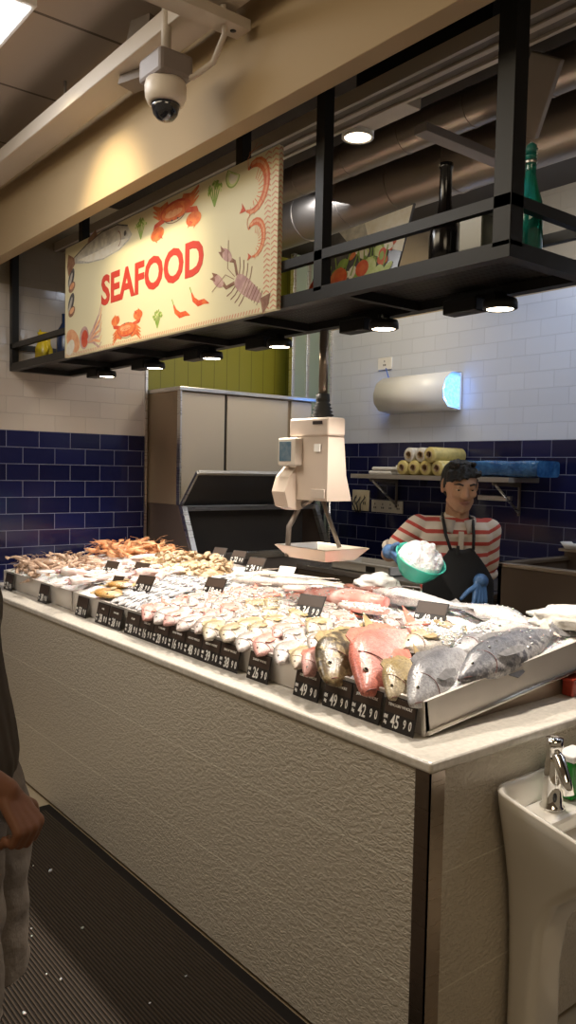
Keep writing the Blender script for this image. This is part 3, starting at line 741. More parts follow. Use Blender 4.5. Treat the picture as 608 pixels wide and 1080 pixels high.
# ------------------------------------------------------------------ SEAFOOD sign
sg = thing('seafood_sign', 'cream sign reading SEAFOOD with painted seafood, on the rack front', 'sign', (-1.7775, .206, 2.16))
M_signb = mat('cream sign face', (.74, .67, .44), .45)
SW, SH = 1.745, .545
MB().box(-SW / 2, SW / 2, -.01, .01, 0, SH, .002).build('board', M_signb, sg)
YF = -.0106
B = Matrix.Rotation(PI / 2, 4, 'X')
m = MB(); me_M = Matrix.Translation((-.022, YF, .273)) @ B
add_text(m, 'SEAFOOD', .19, me_M, bold=.0062, extrude=.0008, sx=.985, space=1.02)
LET = m.build('lettering', mat('red lettering', (.52, .05, .035), .5), sg)
bb = [V(c) for c in LET.bound_box]; lw = max(c.x for c in bb) - min(c.x for c in bb); lh = max(c.z for c in bb) - min(c.z for c in bb)
cx = (max(c.x for c in bb) + min(c.x for c in bb)) / 2; cz = (max(c.z for c in bb) + min(c.z for c in bb)) / 2
for v in LET.data.vertices:
    v.co.x = (v.co.x - cx) * (.875 / lw) - .022; v.co.z = (v.co.z - cz) * (.14 / lh) + .268
# chevron edging at the right end
m = MB()
for i in range(30):
    z = i * .018 + .004
    for x0 in (SW / 2 - .075, SW / 2 - .035):
        m.quad(V((x0, YF, z)), V((x0 + .0175, YF, z + .009)), V((x0 + .0175, YF, z + .015)), V((x0, YF, z + .006)))
        m.quad(V((x0 + .0175, YF, z + .009)), V((x0 + .035, YF, z)), V((x0 + .035, YF, z + .006)), V((x0 + .0175, YF, z + .015)))
    m.quad(V((SW / 2 + .0006, -.009, z)), V((SW / 2 + .0006, 0, z + .009)), V((SW / 2 + .0006, 0, z + .015)), V((SW / 2 + .0006, -.009, z + .006)))
    m.quad(V((SW / 2 + .0006, 0, z + .009)), V((SW / 2 + .0006, .009, z)), V((SW / 2 + .0006, .009, z + .006)), V((SW / 2 + .0006, 0, z + .015)))
for i in range(95):
    x = -SW / 2 + .01 + i * .0175
    if x > SW / 2 - .09: break
    m.quad(V((x, YF, .003)), V((x + .007, YF, .003)), V((x + .014, YF, .017)), V((x + .007, YF, .017)))
m.build('chevron_border', mat('salmon edging', (.66, .32, .2), .5), sg, normals=False)
INK = {k: mat('print ' + k, c, .55, color2=c2, vscale=35) for k, c, c2 in [('orange', (.72, .22, .07), (.6, .12, .04)), ('red', (.55, .06, .03), (.62, .12, .05)), ('peach', (.78, .42, .22), (.7, .3, .15)),
       ('brown', (.22, .1, .06), (.34, .19, .12)), ('grey', (.42, .4, .36), (.6, .57, .5)), ('dark', (.05, .05, .06), (.1, .09, .09)), ('green', (.2, .32, .05), (.3, .42, .1)), ('lime', (.5, .6, .2), (.65, .7, .35)), ('white', (.8, .76, .66), (.74, .68, .55)),
       ('mauve', (.45, .26, .24), (.6, .4, .34)), ('tomato', (.6, .06, .02), (.7, .15, .04)), ('slate', (.05, .055, .06), (.09, .095, .1))]}
class Art:
    """flat printed pictures: u right, v up"""
    def __init__(s, parent, y=YF): s.keys = []; s.mb = MB(); s.y = y; s.par = parent; s.d = 0
    def _mi(s, k):
        if k not in s.keys: s.keys.append(k)
        s.mb.mi = s.keys.index(k); s.d += .00003
    def poly(s, pts, k):
        s._mi(k); s.mb.quad(*[V((u, s.y - s.d, v)) for u, v in pts]); return s
    def ell(s, cu, cv, a, b, k, rot=0., n=18, a0=0., a1=2 * PI):
        pts = []
        for i in range(n):
            t = a0 + (a1 - a0) * i / (n if a1 - a0 > 6.2 else n - 1)
            x, y = a * math.cos(t), b * math.sin(t)
            pts.append((cu + x * math.cos(rot) - y * math.sin(rot), cv + x * math.sin(rot) + y * math.cos(rot)))
        return s.poly(pts, k)
    def stroke(s, pts, w, k):
        s._mi(k); ws = w if isinstance(w, (list, tuple)) else [w] * len(pts)
        P = [V((a, b)) for a, b in pts]; Lf = []; Rt = []
        for i, p in enumerate(P):
            d = (P[min(i + 1, len(P) - 1)] - P[max(0, i - 1)]).normalized(); n_ = V((-d.y, d.x)) * ws[i] / 2
            Lf.append(p + n_); Rt.append(p - n_)
        for i in range(len(P) - 1):
            s.mb.quad(*[V((q.x, s.y - s.d, q.y)) for q in (Lf[i], Lf[i + 1], Rt[i + 1], Rt[i])])
        return s
    def done(s, name): return s.mb.build(name, [INK[k] for k in s.keys], s.par, normals=False)
OX, OZ = -1.7775, 2.16
def arc(cu, cv, r, a0, a1, n=8, ry=None): return [(cu + r * math.cos(a0 + (a1 - a0) * i / (n - 1)), cv + (ry or r) * math.sin(a0 + (a1 - a0) * i / (n - 1))) for i in range(n)]
def art_crab(x, z, s, name='crab_print', fl=1, wx=2.):
    a = Art(sg); u, v = x - OX, z - OZ; s0 = s; F_ = fl
    for sd in (-1, 1):
        for k in range(4):
            y0 = -.02 - .12 * k
            a.stroke([(u + sd * .25 * s, v + F_ * y0 * s), (u + sd * .55 * s, v + F_ * (y0 + .08) * s), (u + sd * .78 * s, v + F_ * (y0 - .12 - .05 * k) * s)], [.16 * s, .13 * s, .04 * s], 'orange')
        a.stroke([(u + sd * .3 * s, v + F_ * .15 * s), (u + sd * .66 * s, v + F_ * .28 * s), (u + sd * .72 * s, v + F_ * .5 * s)], [.2 * s, .2 * s, .16 * s], 'red')
        a.ell(u + sd * .62 * s, v + F_ * .6 * s, .24 * s, .26 * s, 'orange', sd * .4); a.poly([(u + sd * .5 * s, v + F_ * .62 * s), (u + sd * .42 * s, v + F_ * .86 * s), (u + sd * .6 * s, v + F_ * .72 * s)], 'red')
        a.poly([(u + sd * .66 * s, v + F_ * .7 * s), (u + sd * .62 * s, v + F_ * .95 * s), (u + sd * .78 * s, v + F_ * .74 * s)], 'orange')
    a.ell(u, v, .52 * s, .36 * s, 'red'); a.ell(u, v + F_ * .03 * s, .47 * s, .3 * s, 'orange'); a.ell(u - .05 * s, v + F_ * .08 * s, .3 * s, .14 * s, 'peach')
    for k in (-1, 0, 1): a.stroke(arc(u + k * .17 * s, v - .02 * s, .09 * s, PI, 0), .02 * s, 'red')
    a.stroke(arc(u, v - .02 * s, .42 * s, PI * 1.15, PI * 1.85), .03 * s, 'brown')
    for k in (-1, 1): a.ell(u + k * .1 * s, v + F_ * .33 * s, .03 * s, .03 * s, 'dark')
    o = a.done(name)
    for q in o.data.vertices: q.co.x = u + (q.co.x - u) * wx; q.co.z = min(q.co.z, SH - .004)
art_crab(-1.578, 2.645, .108, fl=-1, wx=2.1); art_crab(-1.985, 2.222, .085, fl=1, wx=2.)
# fish
a = Art(sg); u0, v0 = -2.28 - OX, 2.625 - OZ; a_r = .02
def rp(x, y, r=a_r): return (u0 + x * math.cos(r) - y * math.sin(r), v0 + x * math.sin(r) + y * math.cos(r))
a.poly([rp(x, y) for x, y in [(.34, -.005), (.30, .04), (.2, .068), (.05, .072), (-.12, .05), (-.26, .018), (-.33, .05), (-.345, -.01), (-.33, -.06), (-.25, -.012), (-.1, -.04), (.06, -.055), (.22, -.048), (.31, -.025)]], 'grey')
a.poly([rp(x, y) for x, y in [(.31, -.015), (.2, -.0), (0, -.005), (-.22, 0), (-.1, -.034), (.06, -.049), (.22, -.042)]], 'white')
a.stroke([rp(x, y) for x, y in [(.3, .042), (.2, .07), (.05, .074), (-.12, .052), (-.26, .02)]], .006, 'dark')
a.stroke([rp(x, y) for x, y in arc(.2, .005, .035, -1.3, 1.3)], .005, 'brown'); a.ell(*rp(.275, .015), .012, .012, 'dark')
a.poly([rp(x, y) for x, y in [(.0, .07), (-.02, .1), (-.1, .075), (-.11, .052)]], 'brown'); a.poly([rp(x, y) for x, y in [(-.26, .018), (-.33, .05), (-.345, -.01), (-.33, -.06), (-.25, -.012)]], 'brown')
a.done('fish_print')
def art_leaf(x, z, s, name='herb_print'):
    a = Art(sg); u, v = x - OX, z - OZ; rr = random.Random(int(x * 100))
    for k in range(5):
        an = PI / 2 + (k - 2) * .5; e = (u + s * .6 * math.cos(an), v + s * .5 * math.sin(an) + .1 * s)
        a.stroke([(u, v - s * .6), e], .006, 'green')
        for q in range(5): a.ell(e[0] + rr.uniform(-.2, .2) * s, e[1] + rr.uniform(-.2, .2) * s, .16 * s, .09 * s, rr.choice(['green', 'green', 'lime']), rr.uniform(0, 3), 8)
    a.done(name)
art_leaf(-1.86, 2.625, .06); art_leaf(-1.292, 2.63, .065); art_leaf(-1.71, 2.225, .05)
a = Art(sg); u, v = -1.175 - OX, 2.672 - OZ
a.ell(u, v, .045, .042, 'green', 0, 16, PI * .75, PI * 1.95); a.ell(u, v, .039, .036, 'lime', 0, 16, PI * .75, PI * 1.95); a.ell(u + .004, v - .004, .028, .025, 'white', 0, 14, PI * .75, PI * 1.95); a.done('lime_print')
def art_prawn(x, z, s, rot, name='prawn_print'):
    a = Art(sg); u, v = x - OX, z - OZ
    def q(p): return (u + s * (p[0] * math.cos(rot) - p[1] * math.sin(rot)), v + s * (p[0] * math.sin(rot) + p[1] * math.cos(rot)))
    ar = arc(0, 0, .7, 2.6, -1.6, 14, .8)
    for i in range(3, 12): a.stroke([q((ar[i][0] * .8, ar[i][1] * .8)), q((ar[i][0] * .45, ar[i][1] * .45 - .1))], .03 * s, 'orange')
    a.stroke([q(p) for p in ar], [w * s for w in (.08, .22, .3, .34, .36, .36, .34, .32, .3, .27, .24, .2, .15, .08)], 'orange')
    a.stroke([q((p[0] * 1.03, p[1] * 1.03)) for p in ar[1:-1]], .1 * s, 'peach')
    for i in range(2, 13): a.stroke([q((ar[i][0] * .8, ar[i][1] * .8)), q((ar[i][0] * 1.2, ar[i][1] * 1.2))], .018 * s, 'red')
    e = ar[-1]; a.poly([q(e), q((e[0] - .35, e[1] - .2)), q((e[0] - .3, e[1] + .02)), q((e[0] - .38, e[1] + .16))], 'red')
    h = ar[0]
    for k in (0, 1): a.stroke([q(h), q((h[0] - .2, h[1] + .3 + .2 * k)), q((h[0] + .1 + .3 * k, h[1] + .9))], .018 * s, 'orange')
    a.ell(*q((h[0] + .1, h[1] + .1)), .04 * s, .04 * s, 'dark'); a.done(name)
art_prawn(-1.045, 2.60, .105, -.5); art_prawn(-1.035, 2.42, .075, -.2)
# lobster
a = Art(sg); u, v = -1.12 - OX, 2.285 - OZ
def q(x, y, r=-.55): return (u + x * math.cos(r) - y * math.sin(r), v + x * math.sin(r) + y * math.cos(r))
for k in range(4):
    for sd in (-1, 1): a.stroke([q(-.01 + k * .022, 0), q(-.03 + k * .026, sd * .05), q(-.05 + k * .03, sd * .075)], .005, 'brown')
a.stroke([q(-.03, .0), q(0, 0), q(.05, 0), q(.1, 0), (q(.15, 0))], [.04, .06, .062, .05, .03], 'mauve')
for k in range(7): a.stroke([q(.03 + k * .018, -.028), q(.036 + k * .018, .028)], .004, 'brown')
a.poly([q(.145, 0), q(.19, .04), q(.2, 0), q(.19, -.04)], 'brown')
for sd, l in ((-1, .12), (1, .13)):
    a.stroke([q(-.03, sd * .015), q(-.07, sd * .05), q(-.1, sd * .045)], [.014, .014, .018], 'brown')
    a.ell(*q(-.135, sd * .05), .042, .02, 'mauve', -.55); a.poly([q(-.15, sd * .06), q(-.19, sd * .065), q(-.165, sd * .045)], 'brown'); a.poly([q(-.15, sd * .03), q(-.19, sd * .04), q(-.165, sd * .05)], 'brown')
    a.stroke([q(-.04, sd * .005), q(-.1, sd * .012), q(-.15, sd * .1)], .003, 'brown')
a.done('lobster_print')
for (x, z, nm) in ((-1.52, 2.235, 1), (-1.385, 2.262, 1)):
    a = Art(sg); u, v = x - OX, z - OZ
    a.stroke([(u - .06, v + .035), (u - .045, v + .008), (u - .01, v - .012), (u + .03, v - .01), (u + .065, v - .022)], [.008, .02, .024, .02, .003], 'tomato'); a.stroke([(u - .075, v + .06), (u - .06, v + .035)], .006, 'green'); a.done('chilli_print')
for z in (2.535, 2.415):
    a = Art(sg); u, v = -2.575 - OX, z - OZ
    a.ell(u, v + .01, .052, .03, 'dark', 1.0); a.ell(u - .008, v + .002, .04, .012, 'grey', 1.0); a.ell(u + .008, v - .035, .04, .024, 'brown', .3); a.ell(u + .01, v - .03, .028, .013, 'peach', .3); a.done('mussel_print')
a = Art(sg); u, v = -2.42 - OX, 2.235 - OZ
a.ell(u - .13, v + .0, .085, .05, 'peach', -.5); a.ell(u - .16, v - .03, .05, .035, 'white', .4)
a.ell(u, v, .052, .055, 'mauve'); a.ell(u + .005, v - .005, .038, .042, 'red')
for k in range(7): a.stroke([(u + .04, v - .02), (u + .1, v - .03 + k * .01), (u + .16 + .01 * (k % 2), v - .06 + k * .025), (u + .19, v - .04 + k * .032)], [.022, .016, .011, .004], 'peach' if k % 2 else 'mauve')
a.done('squid_print')

# ------------------------------------------------------------------ things on the rack
SZ = 2.2005
# food picture
pc = thing('food_picture', 'tilted glossy picture of vegetables standing on the black rack', 'picture', (-.80, .46, SZ), .12)
pc.rotation_euler = (-.16, .0, .07)
m = MB(); m.prism([(-.25, .0), (.16, .0), (.215, .31), (-.20, .27)], -.004, .004, 'y'); m.build('panel', mat('slate print', (.09, .085, .085), .25, color2=(.16, .15, .15), vscale=12), pc)
a = Art(pc, -.0048); rv = random.Random(4)
a.poly([(.0, .288), (.21, .305), (.19, .15), (.04, .2)], 'white'); a.poly([(-.12, .278), (.0, .288), (.04, .2), (-.06, .22)], 'grey')  # pale areas: glare on the panel painted into the print
for i in range(95):
    uu = rv.uniform(-.21, .15); vv = rv.uniform(.02, .15 + .06 * math.sin(uu * 12 + 1)) + max(0, uu) * .1; k = rv.choice(['tomato', 'orange', 'green', 'lime', 'white', 'red', 'green', 'lime'])
    a.ell(uu, vv, rv.uniform(.010, .028), rv.uniform(.008, .022), k, rv.uniform(0, 3), 12)
for i in range(14):
    uu = rv.uniform(-.17, .14); a.stroke([(uu, rv.uniform(.05, .12)), (uu + rv.uniform(-.03, .03), rv.uniform(.15, .21))], .006, 'green')
a.ell(-.19, .075, .05, .05, 'tomato', .5); a.ell(-.2, .03, .045, .03, 'orange'); a.ell(-.09, .10, .042, .04, 'orange'); a.ell(-.08, .105, .03, .028, 'tomato'); a.ell(-.03, .05, .032, .03, 'lime'); a.ell(-.03, .05, .02, .018, 'white'); a.ell(.05, .11, .035, .045, 'lime'); a.ell(.10, .07, .03, .05, 'lime'); a.ell(.02, .12, .03, .03, 'tomato'); a.done('vegetable_and_glare_print')
# bottles
def bottle(x, y, prof, m, label, name='bottle', cap=None):
    b_ = thing(name, label, 'bottle', (x, y, SZ)); t = MB(); t.lathe(prof, (0, 0, 0), 28); t.build('glass_body', m, b_)
    if cap: cap(b_)
    return b_
M_gg = mat('teal glass', (.02, .28, .22), .08, trans=.55, spec=.6); M_bk = mat('black glazed glass', (.008, .007, .008), .15)
def swing(b_):
    t = MB(); t.lathe([(.0005, .29), (.014, .292), (.016, .30), (.014, .312), (.008, .318), (.0005, .32)], (0, 0, 0), 16); t.build('stopper', M_gg if False else mat('green stopper', (.03, .2, .17), .4), b_)
    t = MB(); t.tube([(.016, 0, .27), (.02, 0, .30), (.0, 0, .325), (-.02, 0, .30), (-.016, 0, .27)], .0016, 6); t.lathe([(.0165, .264), (.0175, .268), (.0165, .272)], (0, 0, 0), 16, caps=False); t.build('wire_clip', M_steel, b_)
bottle(-.07, .42, [(.0005, .0), (.034, 0), (.038, .006), (.038, .13), (.034, .16), (.022, .2), (.015, .235), (.0145, .275), (.017, .28), (.017, .29), (.0005, .29)], M_gg, 'teal glass swing top bottle at the right corner of the rack', cap=swing)
bottle(-.37, .42, [(.0005, 0), (.042, 0), (.046, .006), (.046, .13), (.04, .165), (.024, .2), (.019, .24), (.0185, .33), (.021, .335), (.021, .348), (.0005, .348)], M_bk, 'black long necked bottle on the rack beside the picture')
t = thing('glass_vase', 'small grey glass block vase between the two bottles', 'vase', (-.255, .43, SZ)); m = MB()
m.box(-.045, .045, -.03, .03, 0, .165, .006); m.build('glass_body', mat('grey glass', (.12, .12, .09), .15, trans=.3), t); m = MB(); m.box(-.049, .049, -.034, .034, .158, .17, .003); m.build('rim', mat('vase rim', (.16, .15, .13), .2), t)
# yellow jug and blue bottle at the left end
t = thing('yellow_jug', 'yellow ceramic jug at the left end of the rack', 'jug', (-3.33, .36, SZ)); m = MB()
m.lathe([(.0005, 0), (.04, 0), (.052, .03), (.05, .09), (.035, .13), (.03, .16), (.038, .185), (.034, .185), (.026, .16)], (0, 0, 0), 24); my = mat('yellow glaze', (.75, .55, .02), .25); m.build('jug_body', my, t)
m = MB(); m.tube([(.035, 0, .155), (.075, 0, .15), (.085, 0, .1), (.05, 0, .06)], .007, 8); m.build('handle', my, t); m = MB(); m.tube([(-.03, 0, .165), (-.05, 0, .19), (-.062, 0, .21)], [.014, .009, .005], 8); m.build('spout', my, t)
bottle(-3.12, .40, [(.0005, 0), (.045, 0), (.048, .01), (.048, .17), (.03, .2), (.02, .22), (.02, .27), (.0005, .27)], mat('dark blue glaze', (.02, .035, .09), .25), 'dark blue bottle beside the yellow jug at the rack left')

# ------------------------------------------------------------------ ceiling things in front
def tube_thing(name, label, cat, pts, r, m, seg=12, **k): return tag(MB().tube(pts, r, seg).build(name, m), label, cat, **k)
M_duct = mat('galvanised duct', (.3, .25, .2), .38, .85, bump=.25, bscale=9); M_grey = mat('grey paint', (.22, .19, .17), .6); M_trk = mat('pale painted metal', (.55, .48, .4), .5)
t = thing('ceiling_light', 'lit square ceiling panel at the upper left corner', 'lamp', (-1.72, -1.0, 3.15)); MB().box(-.32, .3, -.3, .585 - .02, -.012, .01).build('frame', M_white, t)
MB().box(-.3, .28, -.28, .55, -.016, -.011).build('diffuser', mat('lit panel', (1, 1, 1), .5, emit=(.95, .97, 1), estr=7), t)
t = thing('cable_trunking', 'long pale metal trunking hung below the ceiling towards the bulkhead', 'trunking', (0, -.13, 3.02)); MB().box(-3.4, .6, -.06, .06, -.03, .03, .004).build('channel', M_trk, t)
for x in (-2.8, -1.9, -1.0, -.2): MB().tube([(x, 0, .03), (x, 0, .14)], .006, 8).build('hanger_rod', M_grey, t)
t = MB().box(-.92, -.78, -.145, -.055, 3.051, 3.10, .004); 
tag(t.build('junction_box', M_grey), 'dark grey box on the trunking at the picture top', 'box')
# security camera
sc_ = thing('security_camera', 'white dome security camera hanging from the ceiling before the bulkhead', 'camera', (-1.10, -.13, 2.745))
sc_.location = (-1.0, -.185, 2.745)
m = MB(); m.box(-.07, .07, -.06, .06, .075, .15, .012); m.build('mount_box', mat('grey mount', (.24, .2, .185), .5), sc_)
m = MB(); m.lathe([(.0005, .08), (.062, .078), (.066, .06), (.064, .03), (.056, .012), (.045, .008), (.045, .012)], (0, 0, 0), 28); m.build('housing', mat('white housing', (.72, .64, .55), .4), sc_)
m = MB(); m.lathe([(.044, .012), (.044, .0), (.038, -.022), (.026, -.036), (.012, -.042), (.0005, -.043)], (0, 0, 0), 24); m.build('dome', mat('dark dome', (.02, .022, .03), .05, spec=1.), sc_)
m = MB(); m.tube([(0, 0, .14), (0, 0, .414)], .016, 12); m.build('pole', M_trk, sc_)
tube_thing('conduit', 'curved pale hose looping down beside the security camera', 'hose', [(-.78, -.12, 2.99), (-.80, -.1, 2.92), (-.86, -.1, 2.86), (-.93, -.13, 2.83), (-.965, -.16, 2.83)], .009, M_trk)
tube_thing('conduit', 'thin straight pipe running along the bulkhead top', 'pipe', [(-3.4, -.04, 3.10), (-.4, -.04, 3.10)], .012, M_trk)
t = MB(); t.box(-.045, .045, -.3, .35, -.02, .02, .002); t.mi = 1; t.lathe([(.0005, -.0215), (.012, -.0215), (.012, -.02), (.0005, -.02)], (0, .3, 0), 12)
o = t.build('channel_bracket', [M_trk, M_dark], None, (-.80, -.31, 2.955)); o.rotation_euler.z = -.0
o.scale = (.8, .8, .8); tag(o, 'short pale channel bracket crossing the trunking above the camera', 'bracket')
t = MB(); t.prism([(-.06, .0), (.07, .0), (.09, .2), (.0, .2)], -.04, .04, 'y'); o = t.build('speaker_box', mat('taupe box', (.2, .165, .14), .6), None, (-1.34, -.10, 2.96)); o.rotation_euler.z = .3
tag(o, 'taupe tapered box hanging behind the security camera', 'box')

# ------------------------------------------------------------------ open ceiling behind the bulkhead
def duct(name, label, y, z, r, x0=-3.6, x1=1.5):
    m = MB(); pts = []; rr = []; x = x0
    while x < x1: pts += [(x, y, z), (x + .33, y, z), (x + .331, y, z), (x + .345, y, z), (x + .346, y, z)]; rr += [r, r, r * 1.03, r * 1.03, r]; x += .35
    o = m.tube(pts, rr, 32).build(name, M_duct); tag(o, label, 'duct')
    for p in o.data.polygons: p.use_smooth = True
    o.data.set_sharp_from_angle(angle=.5)
duct('air_duct', 'large round silver duct running along the back ceiling', 1.42, 3.02, .13); duct('air_duct', 'thinner silver duct in front of the large duct', 1.08, 3.05, .075)
t = thing('cable_tray', 'pale ladder cable tray running along above the rack', 'cable tray', (0, .56, 2.93)); m = MB(); m.box(-3.6, 2, -.07, -.055, -.02, .03); m.box(-3.6, 2, .055, .07, -.02, .03); m.build('side_rails', M_trk, t)
MB().box(-3.6, 2, -.055, .055, -.012, -.006).build('tray_bottom', mat('brown grey plate', (.2, .165, .135), .5, .3), t)
MB().box(-3.6, 2, -.012, .012, -.02, -.012, .002).build('center_rail', M_trk, t)
t = thing('downlight', 'lit white cylinder downlight hanging above the rack', 'lamp', (-1.05, .69, 2.9)); m = MB(); m.lathe([(.0005, .09), (.058, .09), (.062, .08), (.062, 0), (.052, 0), (.05, .006)], (0, 0, 0), 28); m.build('housing', M_white, t)
m = MB(); m.lathe([(.0005, .005), (.05, .005), (.05, .003), (.0005, .002)], (0, 0, 0), 24); m.build('lens', mat('warm lit lens', (1, .9, .7), .4, emit=(1, .78, .5), estr=12), t)
MB().tube([(0, 0, .09), (0, 0, .35)], .008, 8).build('stem', M_grey, t)
t = thing('control_box', 'beige metal box beside the downlight above the rack', 'box', (-.87, .67, 2.915)); MB().box(-.12, .12, -.045, .045, 0, .075, .003).build('case', M_trk, t)
for x in (-.1, .1): MB().tube([(x, 0, .075), (x, 0, .335)], .005, 6).build('hanger_rod', M_grey, t)
t = thing('air_grille', 'slotted metal air grille above the beige box', 'grille', (-.68, .70, 2.99)); m = MB(); m.box(-.32, .3, -.07, -.055, 0, .012); m.box(-.32, .3, .055, .07, 0, .012); m.box(-.32, -.305, -.055, .055, 0, .012); m.box(.285, .3, -.055, .055, 0, .012); m.build('frame', M_trk, t)
m = MB(); [m.box(-.305, .285, -.045 + k * .03, -.03 + k * .03, .003, .009) for k in range(4)]; m.build('slats', M_grey, t); MB().box(-.32, .3, -.07, .07, .012, .2).build('plenum', M_dark, t)
t = MB().box(-.03, .03, -.25, .25, -.016, .016, .002); o = t.build('channel_bracket', M_grey, None, (-.765, .98, 2.86)); tag(o, 'dark strut channel crossing under the silver ducts', 'bracket')
t = MB().box(-.055, .055, -.015, .015, -.12, .12, .004); o = t.build('metal_flap', mat('dim metal', (.28, .235, .19), .5), None, (-.36, .84, 2.87)); o.rotation_euler = (.4, .5, .3); tag(o, 'tilted pale metal flap near the rack post', 'panel')
tube_thing('conduit', 'dark thin pipe high above the cable tray', 'pipe', [(-3.5, .36, 3.1), (1.5, .36, 3.1)], .02, M_grey)

# ------------------------------------------------------------------ steel cabinet and ice bin at the recess
cb = thing('steel_cabinet', 'tall stainless wall cabinet with sliding doors by the green wall', 'cabinet', (-3.3, 1.7, 1.38))
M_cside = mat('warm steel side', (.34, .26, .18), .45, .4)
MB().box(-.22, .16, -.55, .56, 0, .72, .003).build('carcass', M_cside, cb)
MB().box(-.23, .205, -.56, .57, .72, .745, .003).build('top_edge', M_steelw, cb)
for y0, y1 in ((-.535, -.2), (-.18, .33), (.36, .545)): MB().box(.162, .178, y0, y1, .01, .715, .003).build('door', mat('door steel', (.6, .52, .41), .42, .3), cb)
MB().box(.16, .2, -.55, -.538, 0, .73, .002).build('door_frame', M_steelw, cb)
MB().box(.155, .162, -.2, -.18, .0, .72).build('door_gap', M_dark, cb)
ib = thing('ice_bin', 'stainless ice bin with raised dark lid below the steel cabinet', 'ice bin', (-3.3, 1.7, 0))
t = MB(); t.box(-.22, .4, -.55, .56, 0, 1.04, .003); t.build('body', M_steeld, ib)
msc = mat('dark grey side', (.16, .12, .1), .35, .6)
for y0 in (-.55, .54): MB().prism([(-.22, 1.04), (.4, 1.04), (.24, 1.38), (-.22, 1.38)], y0, y0 + .02, 'y').build('side_cheek', msc, ib)
t = MB(); t.prism([(.37, 1.04), (.41, 1.04), (.25, 1.375), (.21, 1.375)], -.56, -.525, 'y'); t.prism([(.37, 1.04), (.41, 1.04), (.25, 1.375), (.21, 1.375)], .53, .565, 'y')
t.box(.205, .25, -.525, .53, 1.345, 1.378, .002); t.box(.37, .41, -.525, .53, 1.04, 1.085, .002); t.build('opening_frame', M_steelw, ib)
t = MB(); t.box(.1, .11, -.53, .54, 1.04, 1.36); t.build('inner_liner', mat('dark liner', (.05, .045, .042), .25), ib)
# lid hinged at the top edge, swung up and outwards
ld_ = MB(); ld_.prism([(.205, 1.385), (.215, 1.375), (.40, 1.585), (.39, 1.595)], -.545, .555, 'y'); lid_o = ld_.build('lid', mat('dark glossy lid', (.03, .028, .027), .18), ib)
t = MB()
for a_, b_, c_, d_ in ((-.55, -.535, .0, 1.), (.545, .56, 0, 1.), (-.535, .545, .96, 1.02), (-.535, .545, -.02, .03)):
    p0 = V((.21, 0, 1.372)); p1 = V((.405, 0, 1.588)); q0 = p0.lerp(p1, c_); q1 = p0.lerp(p1, d_)
    t.prism([(q0.x, q0.z - .006), (q1.x, q1.z - .006), (q1.x - .008, q1.z + .012), (q0.x - .008, q0.z + .012)], a_, b_, 'y')
t.build('lid_rim', M_steelw, lid_o)

# ------------------------------------------------------------------ hanging scale
hs = thing('hanging_scale', 'cream hanging weighing scale with screen and steel pan over the fish', 'scale', (-1.14, .62, 0))
t = MB(); t.tube([(0, 0, 1.88), (0, 0, 2.2)], .018, 12); t.build('pole', mat('brown steel pole', (.4, .33, .27), .3, .8), hs)
t = MB(); pr0 = []
for k in range(5): pr0 += [(.05 - .004 * k, 1.822 + k * .014), (.036 - .003 * k, 1.829 + k * .014)]
pr0 += [(.028, 1.893), (.026, 1.92)]
t.lathe(pr0, (0, 0, 0), 20); t.build('bellows', M_dark, hs)
t = MB(); t.box(-.12, .115, -.07, .02, 1.75, 1.822, .008); t.prism([(-.063, 1.50), (.065, 1.50), (.035, 1.6), (.018, 1.76), (-.063, 1.76)], -.08, .108, 'x'); t.build('casing', M_cream, hs)
t = MB(); t.box(-.155, -.045, -.10, -.06, 1.635, 1.745, .006); scr_o = t.build('screen_housing', mat('light casing', (.58, .51, .45), .45), hs)
t = MB(); t.box(-.143, -.070, -.1025, -.099, 1.652, 1.73, .001); t.build('screen', mat('blue grey display', (.04, .07, .09), .2, emit=(.08, .12, .15), estr=.35, color2=(.1, .12, .13), vscale=40), scr_o)
t = MB(); t.prism([(-.10, 1.47), (-.05, 1.455), (.03, 1.49), (.03, 1.62), (-.06, 1.63), (-.10, 1.59), (-.12, 1.53)], -.165, -.08, 'x'); t.build('printer_pod', M_cream, hs)
t = MB(); t.box(.02, .10, -.071, -.067, 1.51, 1.545, .001); t.build('ticket_slot', M_creamd, hs)
t = MB(); t.box(.03, .085, -.0765, -.0745, 1.795, 1.808); t.build('badge', mat('black badge', (.03, .02, .02), .4), hs)
t = MB(); t.box(.035, .07, -.071, -.0685, 1.69, 1.72); t.build('sticker', M_white, hs)
t = MB(); t.tube([(-.06, -.02, 1.50), (-.10, -.03, 1.465), (-.105, -.06, 1.41), (-.105, -.075, 1.39), (-.105, -.08, 1.27)], .011, 10); t.build('hanger_rod', M_steeld, hs)
t = MB(); t.tube([(-.02, .03, 1.50), (.0, .05, 1.42), (.03, .08, 1.31)], .009, 10); t.build('hanger_rod', M_steeld, hs)
t = MB()
def panring(hx, hy, z): return [V((sx * hx + .01, sy * hy, z)) for sx, sy in ((-1, -1), (1, -1), (1, 1), (-1, 1))]
t.loft([panring(.150, .112, 1.318), panring(.143, .105, 1.312), panring(.112, .078, 1.276), panring(.108, .075, 1.272), panring(.112, .078, 1.268), panring(.147, .11, 1.308), panring(.155, .117, 1.316)], caps=False, smooth=False)
t.quad(*panring(.11, .076, 1.273)); t.build('pan', mat('pan steel', (.62, .56, .48), .38, .6), hs); 

